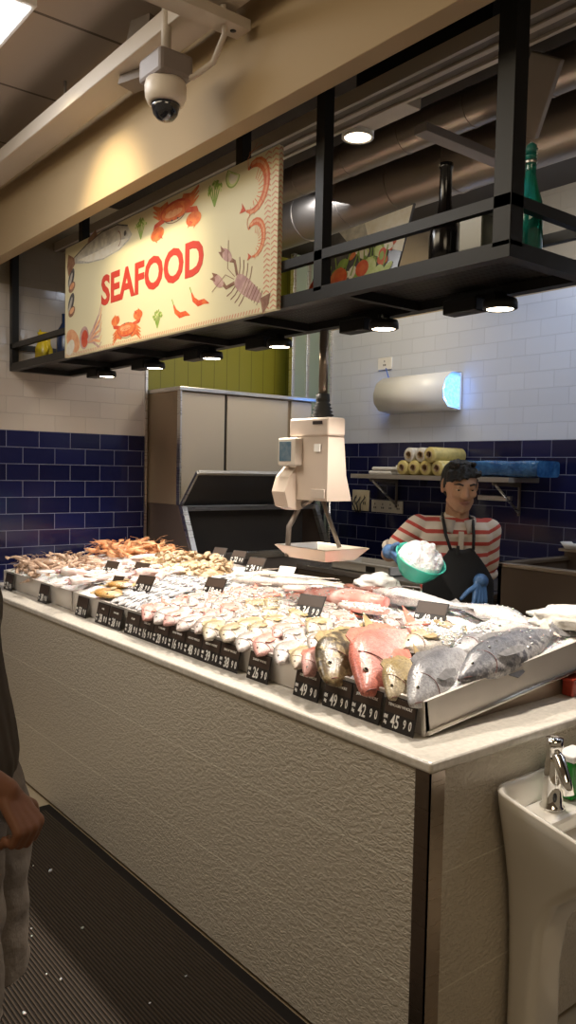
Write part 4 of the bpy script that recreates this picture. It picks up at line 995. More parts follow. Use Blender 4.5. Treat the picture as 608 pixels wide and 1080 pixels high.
# ------------------------------------------------------------------ work table, sink, shelf, wall things
wt = thing('work_table', 'brown steel work table along the back wall behind the scale', 'table', (-2.1, 1.95, 0))
t = MB(); t.box(-.8, .78, .0, .62, .955, .985, .003); t.build('tabletop', M_steelw, wt)
t = MB()
for x in (-.8, -.4, .0, .4): t.box(x + .003, x + .393 - .0, .012, .6, .06, .952, .002)
t.build('front_panel', mat('brown steel panels', (.2, .16, .125), .45, .5), wt)
sk = thing('sink_unit', 'tall brown steel wash sink at the right of the back wall', 'sink', (-.6, 1.95, 0)); M_bs = mat('brown steel', (.17, .13, .10), .5, .4)
t = MB(); t.box(-.66, .9, 0, .02, .0, 1.145); t.box(-.66, -.64, 0, .62, .0, 1.145); t.box(-.66, .9, .6, .62, .0, 1.2); t.box(-.64, .9, .02, .6, .8, .82); t.build('basin', M_bs, sk)
t = MB(); t.box(-.675, .9, -.015, .045, 1.145, 1.165, .004); t.box(-.675, -.62, -.015, .62, 1.145, 1.165, .004); t.box(-.675, .9, .56, .64, 1.195, 1.21, .004); t.build('rim', mat('worn steel rim', (.5, .42, .33), .35, .9), sk)
for x in (-.2, .3): MB().box(x - .002, x + .002, -.003, 0, .06, 1.14).build('panel_seam', M_dark, sk)
t = MB(); t.lathe([(.0005, 0), (.05, 0), (.075, .035), (.07, .035), (.046, .006), (.0005, .006)], (0, 0, 0), 20); o = t.build('soap_dish', M_white, None, (-1.20, 2.55, 1.2105)); tag(o, 'white oval dish on the back rim of the sink', 'dish')
# white platform box on table
t = thing('plastic_crate', 'low white plastic crate with a dark label on the work table', 'crate', (-2.33, 2.06, .9855), 0)
m = MB(); m.box(-.26, .26, -.07, .2, 0, .012, .003); m.box(-.26, .26, -.07, -.06, 0, .06, .003); m.box(-.26, .26, .19, .2, 0, .06, .003); m.box(-.26, -.25, -.07, .2, 0, .06, .003); m.box(.25, .26, -.07, .2, 0, .06, .003); m.box(-.27, .27, -.08, -.058, .055, .065, .002); m.build('crate_body', mat('grey white plastic', (.55, .52, .48), .4), t)
m = MB(); m.box(.06, .14, -.073, -.071, .012, .048); m.build('label_sticker', M_ink, t)
t = MB(); t.grid(lambda u, v: V((u * .16, v * .12, .012 + .008 * math.sin(u * 9) * math.sin(v * 7))), 10, 8); o = t.build('cleaning_cloth', mat('yellow cloth', (.65, .55, .08), .8), None, (-2.27, 2.20, 1.045), solid=.006); tag(o, 'yellow cleaning cloth on the white crate', 'cloth')
t = MB(); t.box(-.14, .14, -.05, .05, 0, .045, .004); o = t.build('storage_box', M_white, None, (-2.25, 2.36, .9855)); tag(o, 'white box behind the crate on the work table', 'box')
# wall shelf
sh = thing('wall_shelf', 'steel wall shelf on brackets above the work table', 'shelf', (-2.1, 2.3, 1.57))
MB().box(-.66, .63, 0, .295, 0, .028, .002).build('board', mat('shelf steel', (.4, .36, .31), .4, .5), sh)
for x in (-.5, .5): MB().prism([(.02, 0), (.29, 0), (.29, -.2), (.275, -.2), (.275, -.03), (.03, -.02)], x, x + .012, 'x').build('bracket', M_steeld, sh); 
for x in (-.5, .5): MB().tube([(x + .006, .04, -.01), (x + .006, .28, -.18)], .008, 8).build('brace', M_steel, sh)
SH_Z = 1.5985
M_film = mat('yellow cling film', (.74, .6, .22), .25, trans=.1, var=.2, vscale=30); M_filmc = mat('clear cling film', (.7, .66, .58), .25, var=.2, vscale=30); M_core = mat('card core', (.1, .05, .03), .8); M_corel = mat('card tube', (.4, .28, .15), .7)
def roll(x, y, z, r, L, m, label, along='y', g='cling film rolls on the shelf'):
    t = thing('cling_film_roll', label, 'film roll', (x, y, z), 0 if along == 'y' else PI / 2)
    if along != 'y': t.rotation_euler.z = -PI / 2
    B2 = Matrix.Rotation(-PI / 2, 4, 'X')
    mm = MB(); mm.lathe([(r * .5, 0), (r * .9, .001), (r, .006), (r, L - .006), (r * .9, L), (r * .5, L)], M=B2, seg=24, caps=False); mm.build('film', m, t)
    mm = MB(); mm.lathe([(r * .5, -.006), (r * .5, L + .006)], M=B2, seg=20, caps=False); mm.lathe([(r * .4, -.006), (r * .4, L + .006)], M=B2, seg=20, caps=False); mm.lathe([(r * .4, -.006), (r * .5, -.006)], M=B2, seg=20, caps=False); ct_ = mm.build('card_tube', M_corel, t)
    mm = MB(); mm.lathe([(.0005, .02), (r * .4, .02)], M=B2, seg=20, caps=False); mm.build('core', M_core, ct_)
r_ = .047
for i, (x, lb) in enumerate([(-2.285, 'first of the four lower yellow film rolls'), (-2.188, 'second of the four lower yellow film rolls'), (-2.091, 'third of the four lower yellow film rolls'), (-1.994, 'fourth lower yellow film roll beside the blue packet')]):
    roll(x, 2.3, SH_Z + r_, r_, .28, M_film, lb + ', end on')
roll(-2.237, 2.31, SH_Z + r_ + .0815, r_ * .98, .26, M_filmc, 'clear film roll on top at the left of the stack')
roll(-2.14, 2.31, SH_Z + r_ + .0815, r_ * .98, .26, M_filmc, 'clear film roll on top next to the long yellow roll')
roll(-2.04, 2.28, SH_Z + r_ + .0815, r_ * 1.0, .30, M_film, 'long yellow film roll on top right of the stack')
def sq(c): return math.copysign(abs(c) ** .35, c)
t = MB(); t.grid(lambda u, v: V((u * .62, sq(math.cos(v * 2 * PI)) * .11 * (1 - .03 * math.sin(u * 9)) , .048 + sq(math.sin(v * 2 * PI)) * .046 * (1 + .05 * math.sin(u * 14 + v * 5)))), 30, 20)
for u_ in (0, .62): t.loft([[V((u_, sq(math.cos(k / 20 * 2 * PI)) * .11 * q_, .048 + sq(math.sin(k / 20 * 2 * PI)) * .046 * q_)) for k in range(20)] for q_ in (1, .4, .01)], caps=False)
o = t.build('blue_packet', mat('blue plastic wrap', (.015, .07, .2), .2, bump=1., bscale=40, color2=(.04, .14, .3), vscale=14), None, (-1.935, 2.45, SH_Z + .002)); tag(o, 'long packet in blue plastic wrap at the right of the shelf', 'packet')
for i, (x, z) in enumerate(((-2.52, 0), (-2.50, .026))):
    t = MB(); t.box(-.10 + i * .01, .11, -.09, .09, 0, .024, .01); o = t.build('folded_bag', mat('white plastic film', (.72, .7, .66), .3, bump=.5, bscale=30), None, (x, 2.42, SH_Z + z)); tag(o, 'folded white plastic bags, %s of the stack on the shelf left' % ('top' if i else 'bottom'), 'bag')
t = MB().box(-.05, .05, -.06, .06, 0, .06, .003); o = t.build('paper_box', M_white, None, (-2.375, 2.45, SH_Z + .003 + .0)); tag(o, 'small white paper box between bags and film rolls', 'box')
# insect killer lamp
ik = thing('insect_lamp', 'white curved insect lamp with blue glow on the upper wall', 'lamp', (-2.36, 2.595, 2.02))
def capr(x, s=1.): return [V((x, -.012 - .155 * math.sin(a) * s if 0 < i < 9 else -.0, .11 + (.11 * -math.cos(a)) * s)) for i, a in enumerate([PI * j / 9 for j in range(10)])]
t = MB(); t.loft([[V((x, 0, .0)), V((x, -.12, .015)), V((x, -.165, .06)), V((x, -.175, .12)), V((x, -.15, .19)), V((x, -.09, .235)), V((x, 0, .24))] for x in (-.32, .29)], close=False, caps=False); t.build('cover', mat('white gloss cover', (.78, .77, .76), .3), ik, solid=.006)
mbe = mat('blue lit end', (.2, .4, .7), .4, emit=(.12, .35, 1.), estr=2.2, color2=(.5, .7, .9), vscale=60)
for x0 in (-.31, .28): MB().prism([(-.0, .02), (-.10, .03), (-.14, .07), (-.15, .12), (-.13, .18), (-.08, .21), (0, .21)], x0, x0 + .01, 'x').build('end_grille', mbe, ik)
for z in (.07, .15): MB().tube([(-.28, -.06, z), (.25, -.06, z)], .013, 12).build('blue_tube', mat('blue tube', (.4, .6, 1), .3, emit=(.15, .4, 1), estr=14), ik)
MB().box(-.33, .30, -.01, 0, .0, .235).build('back_plate', M_white, ik)
def socket(x, z, w, h, label, knobs=1, m=M_white, y=2.598):
    t = thing('wall_socket', label, 'socket', (x, y, z)); MB().box(-w / 2, w / 2, -.012, 0, 0, h, .003).build('plate', m, t)
    for k in range(knobs):
        cx_ = -w / 2 + w * (k + .5) / knobs; mm = MB(); mm.box(cx_ - .012, cx_ - .004, -.0135, -.0115, h * .3, h * .45); mm.box(cx_ + .004, cx_ + .012, -.0135, -.0115, h * .3, h * .45); mm.box(cx_ - .003, cx_ + .003, -.0135, -.0115, h * .6, h * .75); mm.build('pin_slots', M_dark, t)
    return t
socket(-2.745, 2.33, .13, .085, 'white wall socket above the insect lamp', 1)
MB_ = MB().tube([(-2.73, 2.585, 2.34), (-2.70, 2.57, 2.30), (-2.69, 2.58, 2.26)], .004, 6); tag(MB_.build('power_cable', mat('blue cable', (.1, .2, .6), .4)), 'short blue cable from the socket to the insect lamp', 'cable')
t = socket(-2.955, 1.33, .17, .15, 'beige socket box with plugged cables under the shelf', 2, mat('beige plate', (.5, .43, .3), .5))
for k in range(3): MB().tube([(-.05 + k * .05, -.012, .10), (-.04 + k * .04, -.05, .05), (-.02 + k * .02, -.03, -.01)], .005, 6).build('plug_cable', M_dark, t)
socket(-2.69, 1.33, .30, .085, 'long pale multi socket right of the beige socket box', 4, mat('pale plate', (.56, .52, .45), .5))
t = MB().box(-.12, .12, -.03, 0, 0, .03, .004); o = t.build('wall_rail', M_steelw, None, (-1.77, 2.598, 1.455)); tag(o, 'short bright steel rail on blue tiles under the shelf', 'rail')
t = MB().box(-.55, .55, -.02, 0, 0, .02, .002)
tag(tube_thing('corner_pipe', 'x', 'pipe', [(-3.27, 2.57, 0), (-3.27, 2.57, 1.8)], .012, M_steel), 'thin vertical steel pipe in the corner beside the ice bin', 'pipe')
t.bm.free()

# ------------------------------------------------------------------ plastic bags
M_bag = mat('clear plastic bag', (.78, .76, .73), .12, trans=.35, bump=1., bscale=26)
def bagmesh(name, label, x, y, z, a, b_, c, m, rot=0, seed=0):
    t = bmesh.new(); bmesh.ops.create_icosphere(t, subdivisions=4, radius=1)
    for v in t.verts:
        n_ = noise.noise(v.co * 2.2 + V((seed, 0, 0))) * .28 + abs(noise.noise(v.co * 5 + V((0, seed, 0)))) * .2
        v.co *= 1 + n_; v.co.x *= a; v.co.y *= b_; v.co.z = max(v.co.z, -.55) * c
    mb = MB(); mb.merge(t, None, True); o = mb.build(name, m, None, (x, y, z + c * .55), rotz=rot); tag(o, label, 'bag'); return o
bagmesh('plastic_bag', 'crumpled clear plastic bag at the tray back under the turquoise bowl', -1.12, .93, bedz(-1.12, .93) + .004, .09, .06, .05, M_bag, .9, 1)
bagmesh('plastic_bag', 'white filled plastic bag at the right back corner of the tray', -.20, .92, bedz(-.2, .92) + .01, .13, .07, .045, mat('milky plastic bag', (.75, .72, .66), .2, bump=.8, bscale=22), .5, 4)

# ------------------------------------------------------------------ wash basin at the counter end
wb = thing('wash_basin', 'white sculpted pedestal wash basin at the counter end', 'wash basin', (.012, .42, 0))
M_cer = mat('white ceramic', (.72, .68, .61), .12, coat=.5)
def rr_ring(x0, x1, hy, z, r, cy=0., dz=0., n=6):
    """rounded rectangle, straight back at x0; dz lowers the front"""
    pts = []; r = min(r, hy * .98, (x1 - x0) * .49)
    for (cx, cy_, a0) in ((x1 - r, hy - r, 0), (x0 + r, hy - r, PI / 2), (x0 + r, -hy + r, PI), (x1 - r, -hy + r, 1.5 * PI)):
        for i in range(n):
            a = a0 + PI / 2 * i / (n - 1); px = cx + r * math.cos(a); py = cy_ + r * math.sin(a)
            pts.append(V((px, py + cy, z - dz * ((px - x0) / max(.01, x1 - x0)) ** 1.0)))
    return pts
secs = [(.0, .095, .078, .0, .03, .0), (.0, .09, .074, .12, .03, 0), (.0, .09, .074, .3, .03, 0), (.0, .105, .08, .42, .03, 0), (.0, .15, .10, .53, .035, .01), (.0, .24, .14, .63, .04, .03), (.0, .32, .175, .70, .05, .05), (.0, .39, .196, .77, .05, .08), (.0, .40, .20, .800, .05, .085)]
CYB = {0: 0}
t = MB(); rings = [rr_ring(a_, b_, c_, z_, r__, -.035 * min(1, max(0, (.72 - z_) / .22)), dz_) for a_, b_, c_, z_, r__, dz_ in secs]
rings += [rr_ring(.004, .396, .196, .806, .046, 0, .085), rr_ring(.012, .388, .188, .804, .042, 0, .085), rr_ring(.02, .38, .182, .788, .04, 0, .085), rr_ring(.03, .36, .172, .715, .04, 0, .04), rr_ring(.14, .31, .12, .668, .04, 0, 0), rr_ring(.18, .24, .02, .66, .01, 0, 0)]
t.loft(rings); t.build('basin_body', M_cer, wb)
t = MB(); t.box(.02, .135, -.175, .175, .69, .735, .012); t.build('tap_deck', M_cer, wb)
t = MB(); t.lathe([(.0005, .656), (.018, .656), (.018, .66), (.0005, .661)], (.2, 0, 0), 16); t.build('drain', M_chrome, wb)
fc = thing('faucet', 'chrome sensor faucet standing in the wash basin', 'faucet', (.085, .45, .70))
fc.scale = (1.08,) * 3; fc.rotation_euler.z = -.25; fc.location = (.09, .388, .7345)
t = MB(); t.lathe([(.0005, 0), (.03, 0), (.03, .006), (.025, .009), (.023, .06), (.021, .11), (.019, .118), (.019, .15), (.021, .152), (.021, .175), (.0005, .176)], (0, 0, 0), 28); t.build('body', M_chrome, fc)
t = MB(); t.tube([(.0, -.0, .14), (.022, -.004, .13), (.055, -.012, .085), (.07, -.016, .06)], [.013, .015, .014, .013], 16); t.build('spout', M_chrome, fc)
t = MB(); t.sphere((.021, -.012, .035), (.004, .006, .012)); t.build('sensor', M_ink, fc)
sd_ = thing('soap_bottle', 'green liquid soap bottle with white cap behind the faucet', 'bottle', (.075, .50, .736), 0)
t = MB(); t.box(-.03, .03, -.04, .05, 0, .105, .01, seg=3); t.build('bottle_body', mat('green soap', (.01, .25, .02), .15, trans=.2), sd_)
t = MB(); t.box(-.033, .033, -.043, .053, .105, .125, .006); t.build('cap', M_white, sd_)

# ------------------------------------------------------------------ floor mat with ribs and spilled ice
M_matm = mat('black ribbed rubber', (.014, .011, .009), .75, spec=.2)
fm = thing('floor_mat', 'black ribbed rubber mat along the counter foot', 'floor mat', (0, 0, 0))
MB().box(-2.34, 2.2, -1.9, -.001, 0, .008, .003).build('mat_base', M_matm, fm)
t = MB(); y = -1.84
while y < -.05:
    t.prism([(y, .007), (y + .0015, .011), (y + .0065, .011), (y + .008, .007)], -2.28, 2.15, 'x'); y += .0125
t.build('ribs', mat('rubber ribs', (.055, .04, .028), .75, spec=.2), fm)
ri = random.Random(9)
for i in range(24):
    x = ri.uniform(-1.9, -.5); y = ri.uniform(-.95, -.15); m = MB(); chunk(m, (0, 0, 0), ri.choice([.004, .006, .009]), ri)
    o = m.build('ice_chip', M_ice, None, (x, y, .0165)); tag(o, 'chip of ice dropped on the ribbed floor mat', 'ice', 'ice chips on the floor mat')

# ------------------------------------------------------------------ people
M_skin = mat('brown skin', (.46, .26, .155), .5, var=.12, vscale=9, sss=.06); M_hair = mat('black hair', (.006, .005, .004), .6, bump=.9, bscale=70)
def hand(wr, d, n_, s_, curls=(.5, .5, .5, .5), spread=.1, thumb=.6, k=1., tcurl=.5, r=.0085):
    """wrist point, finger direction, palm-facing normal, thumb side"""
    wr = V(wr); d = V(d).normalized(); n_ = V(n_); n_ = (n_ - d * n_.dot(d)).normalized(); s_ = V(s_); s_ = (s_ - d * s_.dot(d) - n_ * s_.dot(n_)).normalized()
    P = []
    for i in range(4):
        off = (1.5 - i) * .0205 * k; kn = wr + d * (.092 - .004 * abs(i - 1.2)) * k + s_ * off; st = wr + d * .012 * k + s_ * off * .62
        P.append(('c', st, kn, .0135 * k, .0112 * k))
        L = [(.043, .027, .021), (.048, .031, .022), (.044, .029, .021), (.035, .022, .019)][i]; cur = curls[i]; dd = (d + s_ * spread * (1.5 - i) / 1.5).normalized(); p = kn; rr_ = [r * 1.08, r, r * .92, r * .82]
        for j, l in enumerate(L):
            dd = Quaternion(dd.cross(n_).normalized(), cur * (1. if j else .9)) @ dd
            q_ = p + dd * l * k; P.append(('c', p, q_, rr_[j] * k, rr_[j + 1] * k)); p = q_
    tb = wr + d * .025 * k + s_ * .026 * k; td = (d * .62 + s_ * .72 + n_ * .25 * thumb).normalized()
    P.append(('c', tb - s_ * .012 * k, tb + td * .04 * k, .0145 * k, .0112 * k)); p = tb + td * .04 * k
    td = Quaternion(td.cross(d).normalized(), .5 * tcurl) @ td; td = (td + n_ * .35 * tcurl).normalized(); P.append(('c', p, p + td * .032 * k, .0108 * k, .0098 * k)); p = p + td * .032 * k
    td = (td + n_ * .3 * tcurl + d * .2).normalized(); P.append(('c', p, p + td * .024 * k, .0098 * k, .008 * k))
    return P
def head_prims(c, tilt=0., turn=0.):
    """centre of the head; face looks along -y before tilt and turn"""
    Mh = Matrix.Rotation(turn, 4, 'Z') @ Matrix.Rotation(tilt, 4, 'X'); c = V(c)
    def w(p): return c + (Mh @ V(p))
    P = [('e', w((0, .012, .028)), (.075, .092, .086), Mh), ('e', w((0, -.02, -.012)), (.064, .068, .088), Mh), ('e', w((0, -.038, -.068)), (.043, .044, .04), Mh),
         ('e', w((0, -.062, -.092)), (.02, .018, .018), Mh), ('e', w((0, -.066, -.0)), (.055, .022, .05), Mh),
         ('c', w((-.034, -.079, .026)), w((.034, -.079, .026)), .012, .012),
         ('c', w((0, -.086, .018)), w((0, -.104, -.022)), .008, .0125), ('e', w((-.012, -.094, -.026)), (.0085, .009, .007), Mh), ('e', w((.012, -.094, -.026)), (.0085, .009, .007), Mh),
         ('e', w((-.036, -.066, -.018)), (.024, .018, .02), Mh), ('e', w((.036, -.066, -.018)), (.024, .018, .02), Mh),
         ('c', w((-.045, -.02, -.06)), w((-.02, -.055, -.088)), .02, .018), ('c', w((.045, -.02, -.06)), w((.02, -.055, -.088)), .02, .018)]
    for s in (-1, 1):
        P += [('e', w((s * .078, .012, .0)), (.007, .019, .03), Mh @ Matrix.Rotation(s * .3, 4, 'Z')), ('e', w((s * .075, .01, -.02)), (.008, .012, .014), Mh)]
    return P, w, Mh
def face_parts(par, w, Mh):
    m = MB(); m.tube([w((-.024, -.0885, -.052)), w((-.008, -.0955, -.0485)), w((0, -.0955, -.0505)), w((.008, -.0955, -.0485)), w((.024, -.0885, -.052))], [.002, .0055, .005, .0055, .002], 8)
    m.tube([w((-.022, -.0885, -.055)), w((0, -.0965, -.0605)), w((.022, -.0885, -.055))], [.002, .0068, .002], 8); m.build('lips', mat('lips', (.26, .11, .075), .5), par)
    for s in (-1, 1):
        m = MB(); m.mi = 0; m.sphere(w((s * .031, -.079, .006)), (.0120, .008, .0050), M=Mh); m.mi = 1; m.sphere(w((s * .031, -.0855, .0045)), (.0056, .003, .0042), M=Mh)
        m.mi = 2; m.tube([w((s * .0175, -.084, .009)), w((s * .031, -.0875, .0125)), w((s * .0455, -.0785, .009))], [.003, .0058, .003], 8)
        m.build('eye', [mat('eye white', (.5, .45, .4), .2), M_pupil, M_skin], par)
        m = MB(); m.tube([w((s * .014, -.0915, .0265)), w((s * .032, -.0925, .0325)), w((s * .052, -.078, .0275))], [.0035, .0045, .002], 6); m.build('eyebrow', M_hair, par)

def hairmesh(par, w, Mh, prims, name='hair', seed=1.):
    def dis(p):
        n_ = noise.noise(p * 55 + V((seed, 0, 0))) * .006 + noise.noise(V((p.x * 120, p.y * 120, p.z * 30))) * .003
        return p + V((0, 0, 1)) * n_ + V((n_, -n_, 0)) * .4
    return remesh(prims, .005, name, M_hair, par, 2, disp=dis)

# ---- fishmonger
mn = thing('person', 'fishmonger in red striped polo and black apron tipping ice from a bowl', 'person', (-1.087, 1.388, 0), 0.8935)
HC = (.010, -.02, 1.558)
hp, w_, Mh = head_prims(HC, .22, .10)
SL, SR = V((-.165, .02, 1.365)), V((.15, .02, 1.355))
EL, WL = V((-.285, .10, 1.235)), V((-.305, -.12, 1.272))
ER, WR = V((.158, .08, 1.115)), V((.085, -.145, 1.150))
body = hp + [('c', (.005, .015, 1.36), (.008, -.0, 1.49), .056, .052), ('c', SL, SR, .05, .05), ('e', (0, .02, 1.24), (.145, .09, .15)), ('e', (0, .02, 1.08), (.13, .085, .16)), ('e', (0, .03, .95), (.145, .095, .12)),
    ('c', SL, EL, .047, .038), ('c', EL, WL, .037, .026, ((1, 0, 0), 1.)), ('c', SR, ER, .047, .038), ('c', ER, WR, .037, .026),
    ('c', (-.075, .03, .9), (-.085, .02, .5), .078, .052), ('c', (-.085, .02, .5), (-.09, .04, .09), .052, .036), ('c', (.075, .03, .9), (.085, .02, .5), .078, .052), ('c', (.085, .02, .5), (.09, .04, .09), .052, .036)]
remesh(body, .0055, 'body', M_skin, mn, 4)
face_parts(mn, w_, Mh)
hr = [('e', w_((0, .022, .044)), (.079, .092, .074), Mh), ('e', w_((0, .045, .01)), (.077, .066, .08), Mh), ('c', w_((-.066, -.005, .03)), w_((-.072, -.0, .0)), .014, .008), ('c', w_((.066, -.005, .03)), w_((.072, -.0, .0)), .014, .008)]
for k in range(9):
    a_ = -.062 + k * .0155; hr.append(('c', w_((a_, -.045, .088 - abs(a_) * .3)), w_((a_ * 1.05 - .012, -.084 + abs(a_) * .3, .058 - .008 * (k % 2) + a_ * .25)), .018, .007))
for k in range(8): hr.append(('c', w_((-.05 + k * .014, .0, .10)), w_((-.058 + k * .015, -.03 - .01 * (k % 3), .114 - .006 * (k % 2))), .014, .006))
hairmesh(mn, w_, Mh, hr)
# striped polo shirt
ms = bpy.data.materials.new('red striped cotton'); ms.use_nodes = True; nt = ms.node_tree; b = nt.nodes['Principled BSDF']; b.inputs['Roughness'].default_value = .85
tc = nd(nt, 'ShaderNodeTexCoord'); s_ = nd(nt, 'ShaderNodeSeparateXYZ'); nt.links.new(tc.outputs['Object'], s_.inputs[0])
no = nd(nt, 'ShaderNodeTexNoise'); no.inputs['Scale'].default_value = 9; nt.links.new(tc.outputs['Object'], no.inputs['Vector'])
axx = math_node(nt, 'MULTIPLY', math_node(nt, 'MAXIMUM', math_node(nt, 'SUBTRACT', math_node(nt, 'ABSOLUTE', s_.outputs[0]), .14), 0.), .5)
zz = math_node(nt, 'ADD', math_node(nt, 'SUBTRACT', s_.outputs[2], axx), math_node(nt, 'MULTIPLY', no.outputs['Fac'], .008))
fr = math_node(nt, 'FRACT', math_node(nt, 'MULTIPLY', zz, 1 / .052)); st1 = math_node(nt, 'LESS_THAN', fr, .34)
nt.links.new(mixc(nt, st1, (.6, .52, .43), (.42, .055, .04)), b.inputs['Base Color'])
def lerp(a, b_, t): return V(a).lerp(V(b_), t)
shirt = [('c', SL + V((0, 0, .0)), SR, .060, .060), ('e', (0, .02, 1.24), (.158, .105, .16)), ('e', (0, .02, 1.09), (.148, .102, .17)), ('e', (0, .03, .98), (.158, .112, .12)), ('c', (-.09, .01, 1.33), (.09, .01, 1.33), .085, .085),
    ('c', (.0, .02, 1.39), (0, .02, 1.37), .07, .08), ('c', SL, lerp(SL, EL, .62), .064, .058), ('c', SR, lerp(SR, ER, .62), .064, .058)]
def wr_(p):
    n_ = noise.noise(V((p.x * 10, p.y * 10, p.z * 7))) * .009; return p + V((n_, -n_, n_ * .4))
shirt_o = remesh(shirt, .006, 'polo_shirt', ms, mn, 5, disp=wr_)
# sleeve cuffs and collar
mcuff = mat('cream ribbing', (.55, .48, .4), .85)
for A_, E_ in ((SL, EL), (SR, ER)):
    m = MB(); d = (E_ - A_).normalized(); p0 = lerp(A_, E_, .62); m.tube([p0 + d * .035, p0 + d * .05, p0 + d * .062], [.057, .061, .057], 20); m.build('sleeve_cuff', mcuff, shirt_o)
m = MB()
for s in (-1, 1):
    m.grid(lambda u, v: V((s * (.072 * math.sin(u * PI * .93) + .004) + .006, .035 - .075 * (1 - math.cos(u * PI * .93)) / 2 * 1.35 + (-.012) * v - .0, 1.425 - .03 * u - .045 * v * (.6 + .7 * u) + .012)) + V((s * .014 * v, 0, 0)), 12, 4)
m.build('collar', mat('collar cotton', (.42, .37, .32), .85), shirt_o, solid=.006)
m = MB(); m.box(-.004, .02, -.093, -.086, 1.27, 1.36, .002); m.build('placket', mcuff, shirt_o)
# apron
M_ap = mat('black apron cloth', (.008, .008, .009), .75)
def ap(u, v):
    z = 1.285 - v * .55; wd = .052 + .105 * min(1, max(0, (v - .02) / .25)) ** .8 + .03 * max(0, v - .3)
    x = (u - .5) * 2 * wd; ye = -.098 - .018 * v; k = 1 - min(.97, (x / .185)) ** 2 if x > 0 else 1 - min(.97, (-x / .185)) ** 2
    return V((x + .008, .02 + (ye - .02) * math.sqrt(max(.03, k)) - .012, z + .004 * math.sin(u * 9)))
m = MB(); m.grid(ap, 22, 26); apron_o = m.build('apron', M_ap, mn, solid=.006)
for s in (-1, 1): m = MB(); m.tube([(s * .05 + .008, -.117, 1.283), (s * .062, -.098, 1.345), (s * .066, -.05, 1.408), (s * .058, .02, 1.432), (0, .06, 1.43)], .007, 6); m.build('apron_strap', M_ap, apron_o)
m = MB(); m.box(-.018, -.004, -.123, -.117, 1.262, 1.30, .002); m.build('apron_clip', M_ink, apron_o)
M_tr = mat('dark trousers', (.02, .02, .025), .8)
remesh([('e', (0, .03, .93), (.155, .108, .1)), ('c', (-.075, .03, .9), (-.085, .02, .5), .09, .068), ('c', (-.085, .02, .5), (-.09, .04, .1), .068, .058), ('c', (.075, .03, .9), (.085, .02, .5), .09, .068), ('c', (.085, .02, .5), (.09, .04, .1), .068, .058)], .009, 'trousers', M_tr, mn, 4)
for s in (-1, 1): remesh([('c', (s * .09, .06, .045), (s * .1, -.11, .038), .045, .036), ('c', (s * .09, .04, .1), (s * .09, .04, .05), .05, .048)], .007, 'boot', M_dark, mn, 3, disp=lambda p: V((p.x, p.y, max(p.z, .001))))
# gloves
M_gl = mat('blue glove', (.07, .16, .34), .4, bump=.3, bscale=90)
BC = V((-.205, -.255, 1.232)); BAX = V((.30, -.42, .86)).normalized()
gl = hand(WL, (.28, -.75, -.35), (.75, .2, .55), (.2, .25, .95), curls=(.35, .4, .45, .5), spread=.14, thumb=.8, tcurl=.3)
gl += [('c', WL + V((0, .045, -.008)), WL, .034, .030)]
remesh(gl, .0032, 'glove', M_gl, mn, 2)
gr = hand(WR, (-.06, -.30, -.88), (-.45, .8, -.2), (-.85, -.4, .2), curls=(.1, .15, .2, .3), spread=.3, thumb=.4, tcurl=.2)
gr += [('c', WR + (ER - WR).normalized() * .04, WR, .034, .030)]
remesh(gr, .0032, 'glove', M_gl, mn, 2)
# bowl of ice held by the fishmonger
MW = Matrix.Translation((-1.087, 1.388, 0)) @ Matrix.Rotation(.8935, 4, 'Z')
bw = MW @ BC; bax = MW.to_3x3() @ BAX
bo = thing('ice_bowl', 'turquoise plastic bowl tipped in the gloved hand of the fishmonger', 'bowl', bw)
Mb = dirM((0, 0, 0), bax)
m = MB(); m.lathe([(.0005, -.062), (.05, -.062), (.066, -.055), (.09, -.02), (.108, .022), (.114, .03), (.112, .033), (.104, .024), (.086, -.018), (.062, -.05), (.0005, -.056)], M=Mb, seg=32)
m.build('bowl_shell', mat('turquoise plastic', (.06, .5, .38), .35), bo)
def icy(p): n_ = noise.noise(p * 28) * .016 + noise.noise(p * 80) * .008; return p + bax * n_ + V((n_ * .4, n_ * .3, 0))
o = remesh([('e', Mb @ V((0, 0, .02)), (.098, .098, .062), Mb.to_3x3().to_4x4()), ('e', Mb @ V((.0, 0, .03)), (.07, .07, .07), Mb.to_3x3().to_4x4())], .006, 'ice_heap', M_ice, None, 1, disp=icy)
o.location = bw + bax * .001; tag(o, 'heap of crushed ice in the turquoise bowl', 'ice', kind='stuff')

# ---- customer at the left edge
cu = thing('person', 'customer in dark top and grey shorts at the left edge, fist by the hip', 'person', (-.530, -.940, 0), .8935)
CF = V((1, 0, 0))
hc = (-.07, 0, 1.58)
h2, w2, Mh2 = head_prims(hc, .1, PI / 2)
HW = V((.135, -.125, .945)); HE = V((-.06, -.18, 1.09)); HS = V((-.06, -.15, 1.34)); 
HW2 = V((-.04, .20, .82)); HE2 = V((-.09, .20, 1.08)); HS2 = V((-.06, .17, 1.34))
bd = h2 + [('c', (-.04, 0, 1.38), (-.055, 0, 1.5), .058, .055), ('c', HS + V((0, .02, 0)), HS2, .055, .055), ('e', (-.05, 0, 1.25), (.085, .14, .15)), ('e', (-.03, 0, 1.05), (.09, .13, .16)), ('e', (-.03, 0, .9), (.095, .14, .11)),
    ('c', HS, HE, .05, .042), ('c', HE, HW, .042, .028), ('c', HS2, HE2, .05, .042), ('c', HE2, HW2, .042, .028)]
bd += hand(HW, (.62, -.22, -.72), (-.62, .3, -.55), (.35, .85, .05), curls=(1.3, 1.35, 1.4, 1.4), spread=0., thumb=1.6, tcurl=1.6, k=1.0, r=.0098)
bd += hand(HW2, (.3, 0, -.9), (-.2, -.9, 0), (.9, 0, .3), curls=(.6, .6, .6, .6), spread=.05)
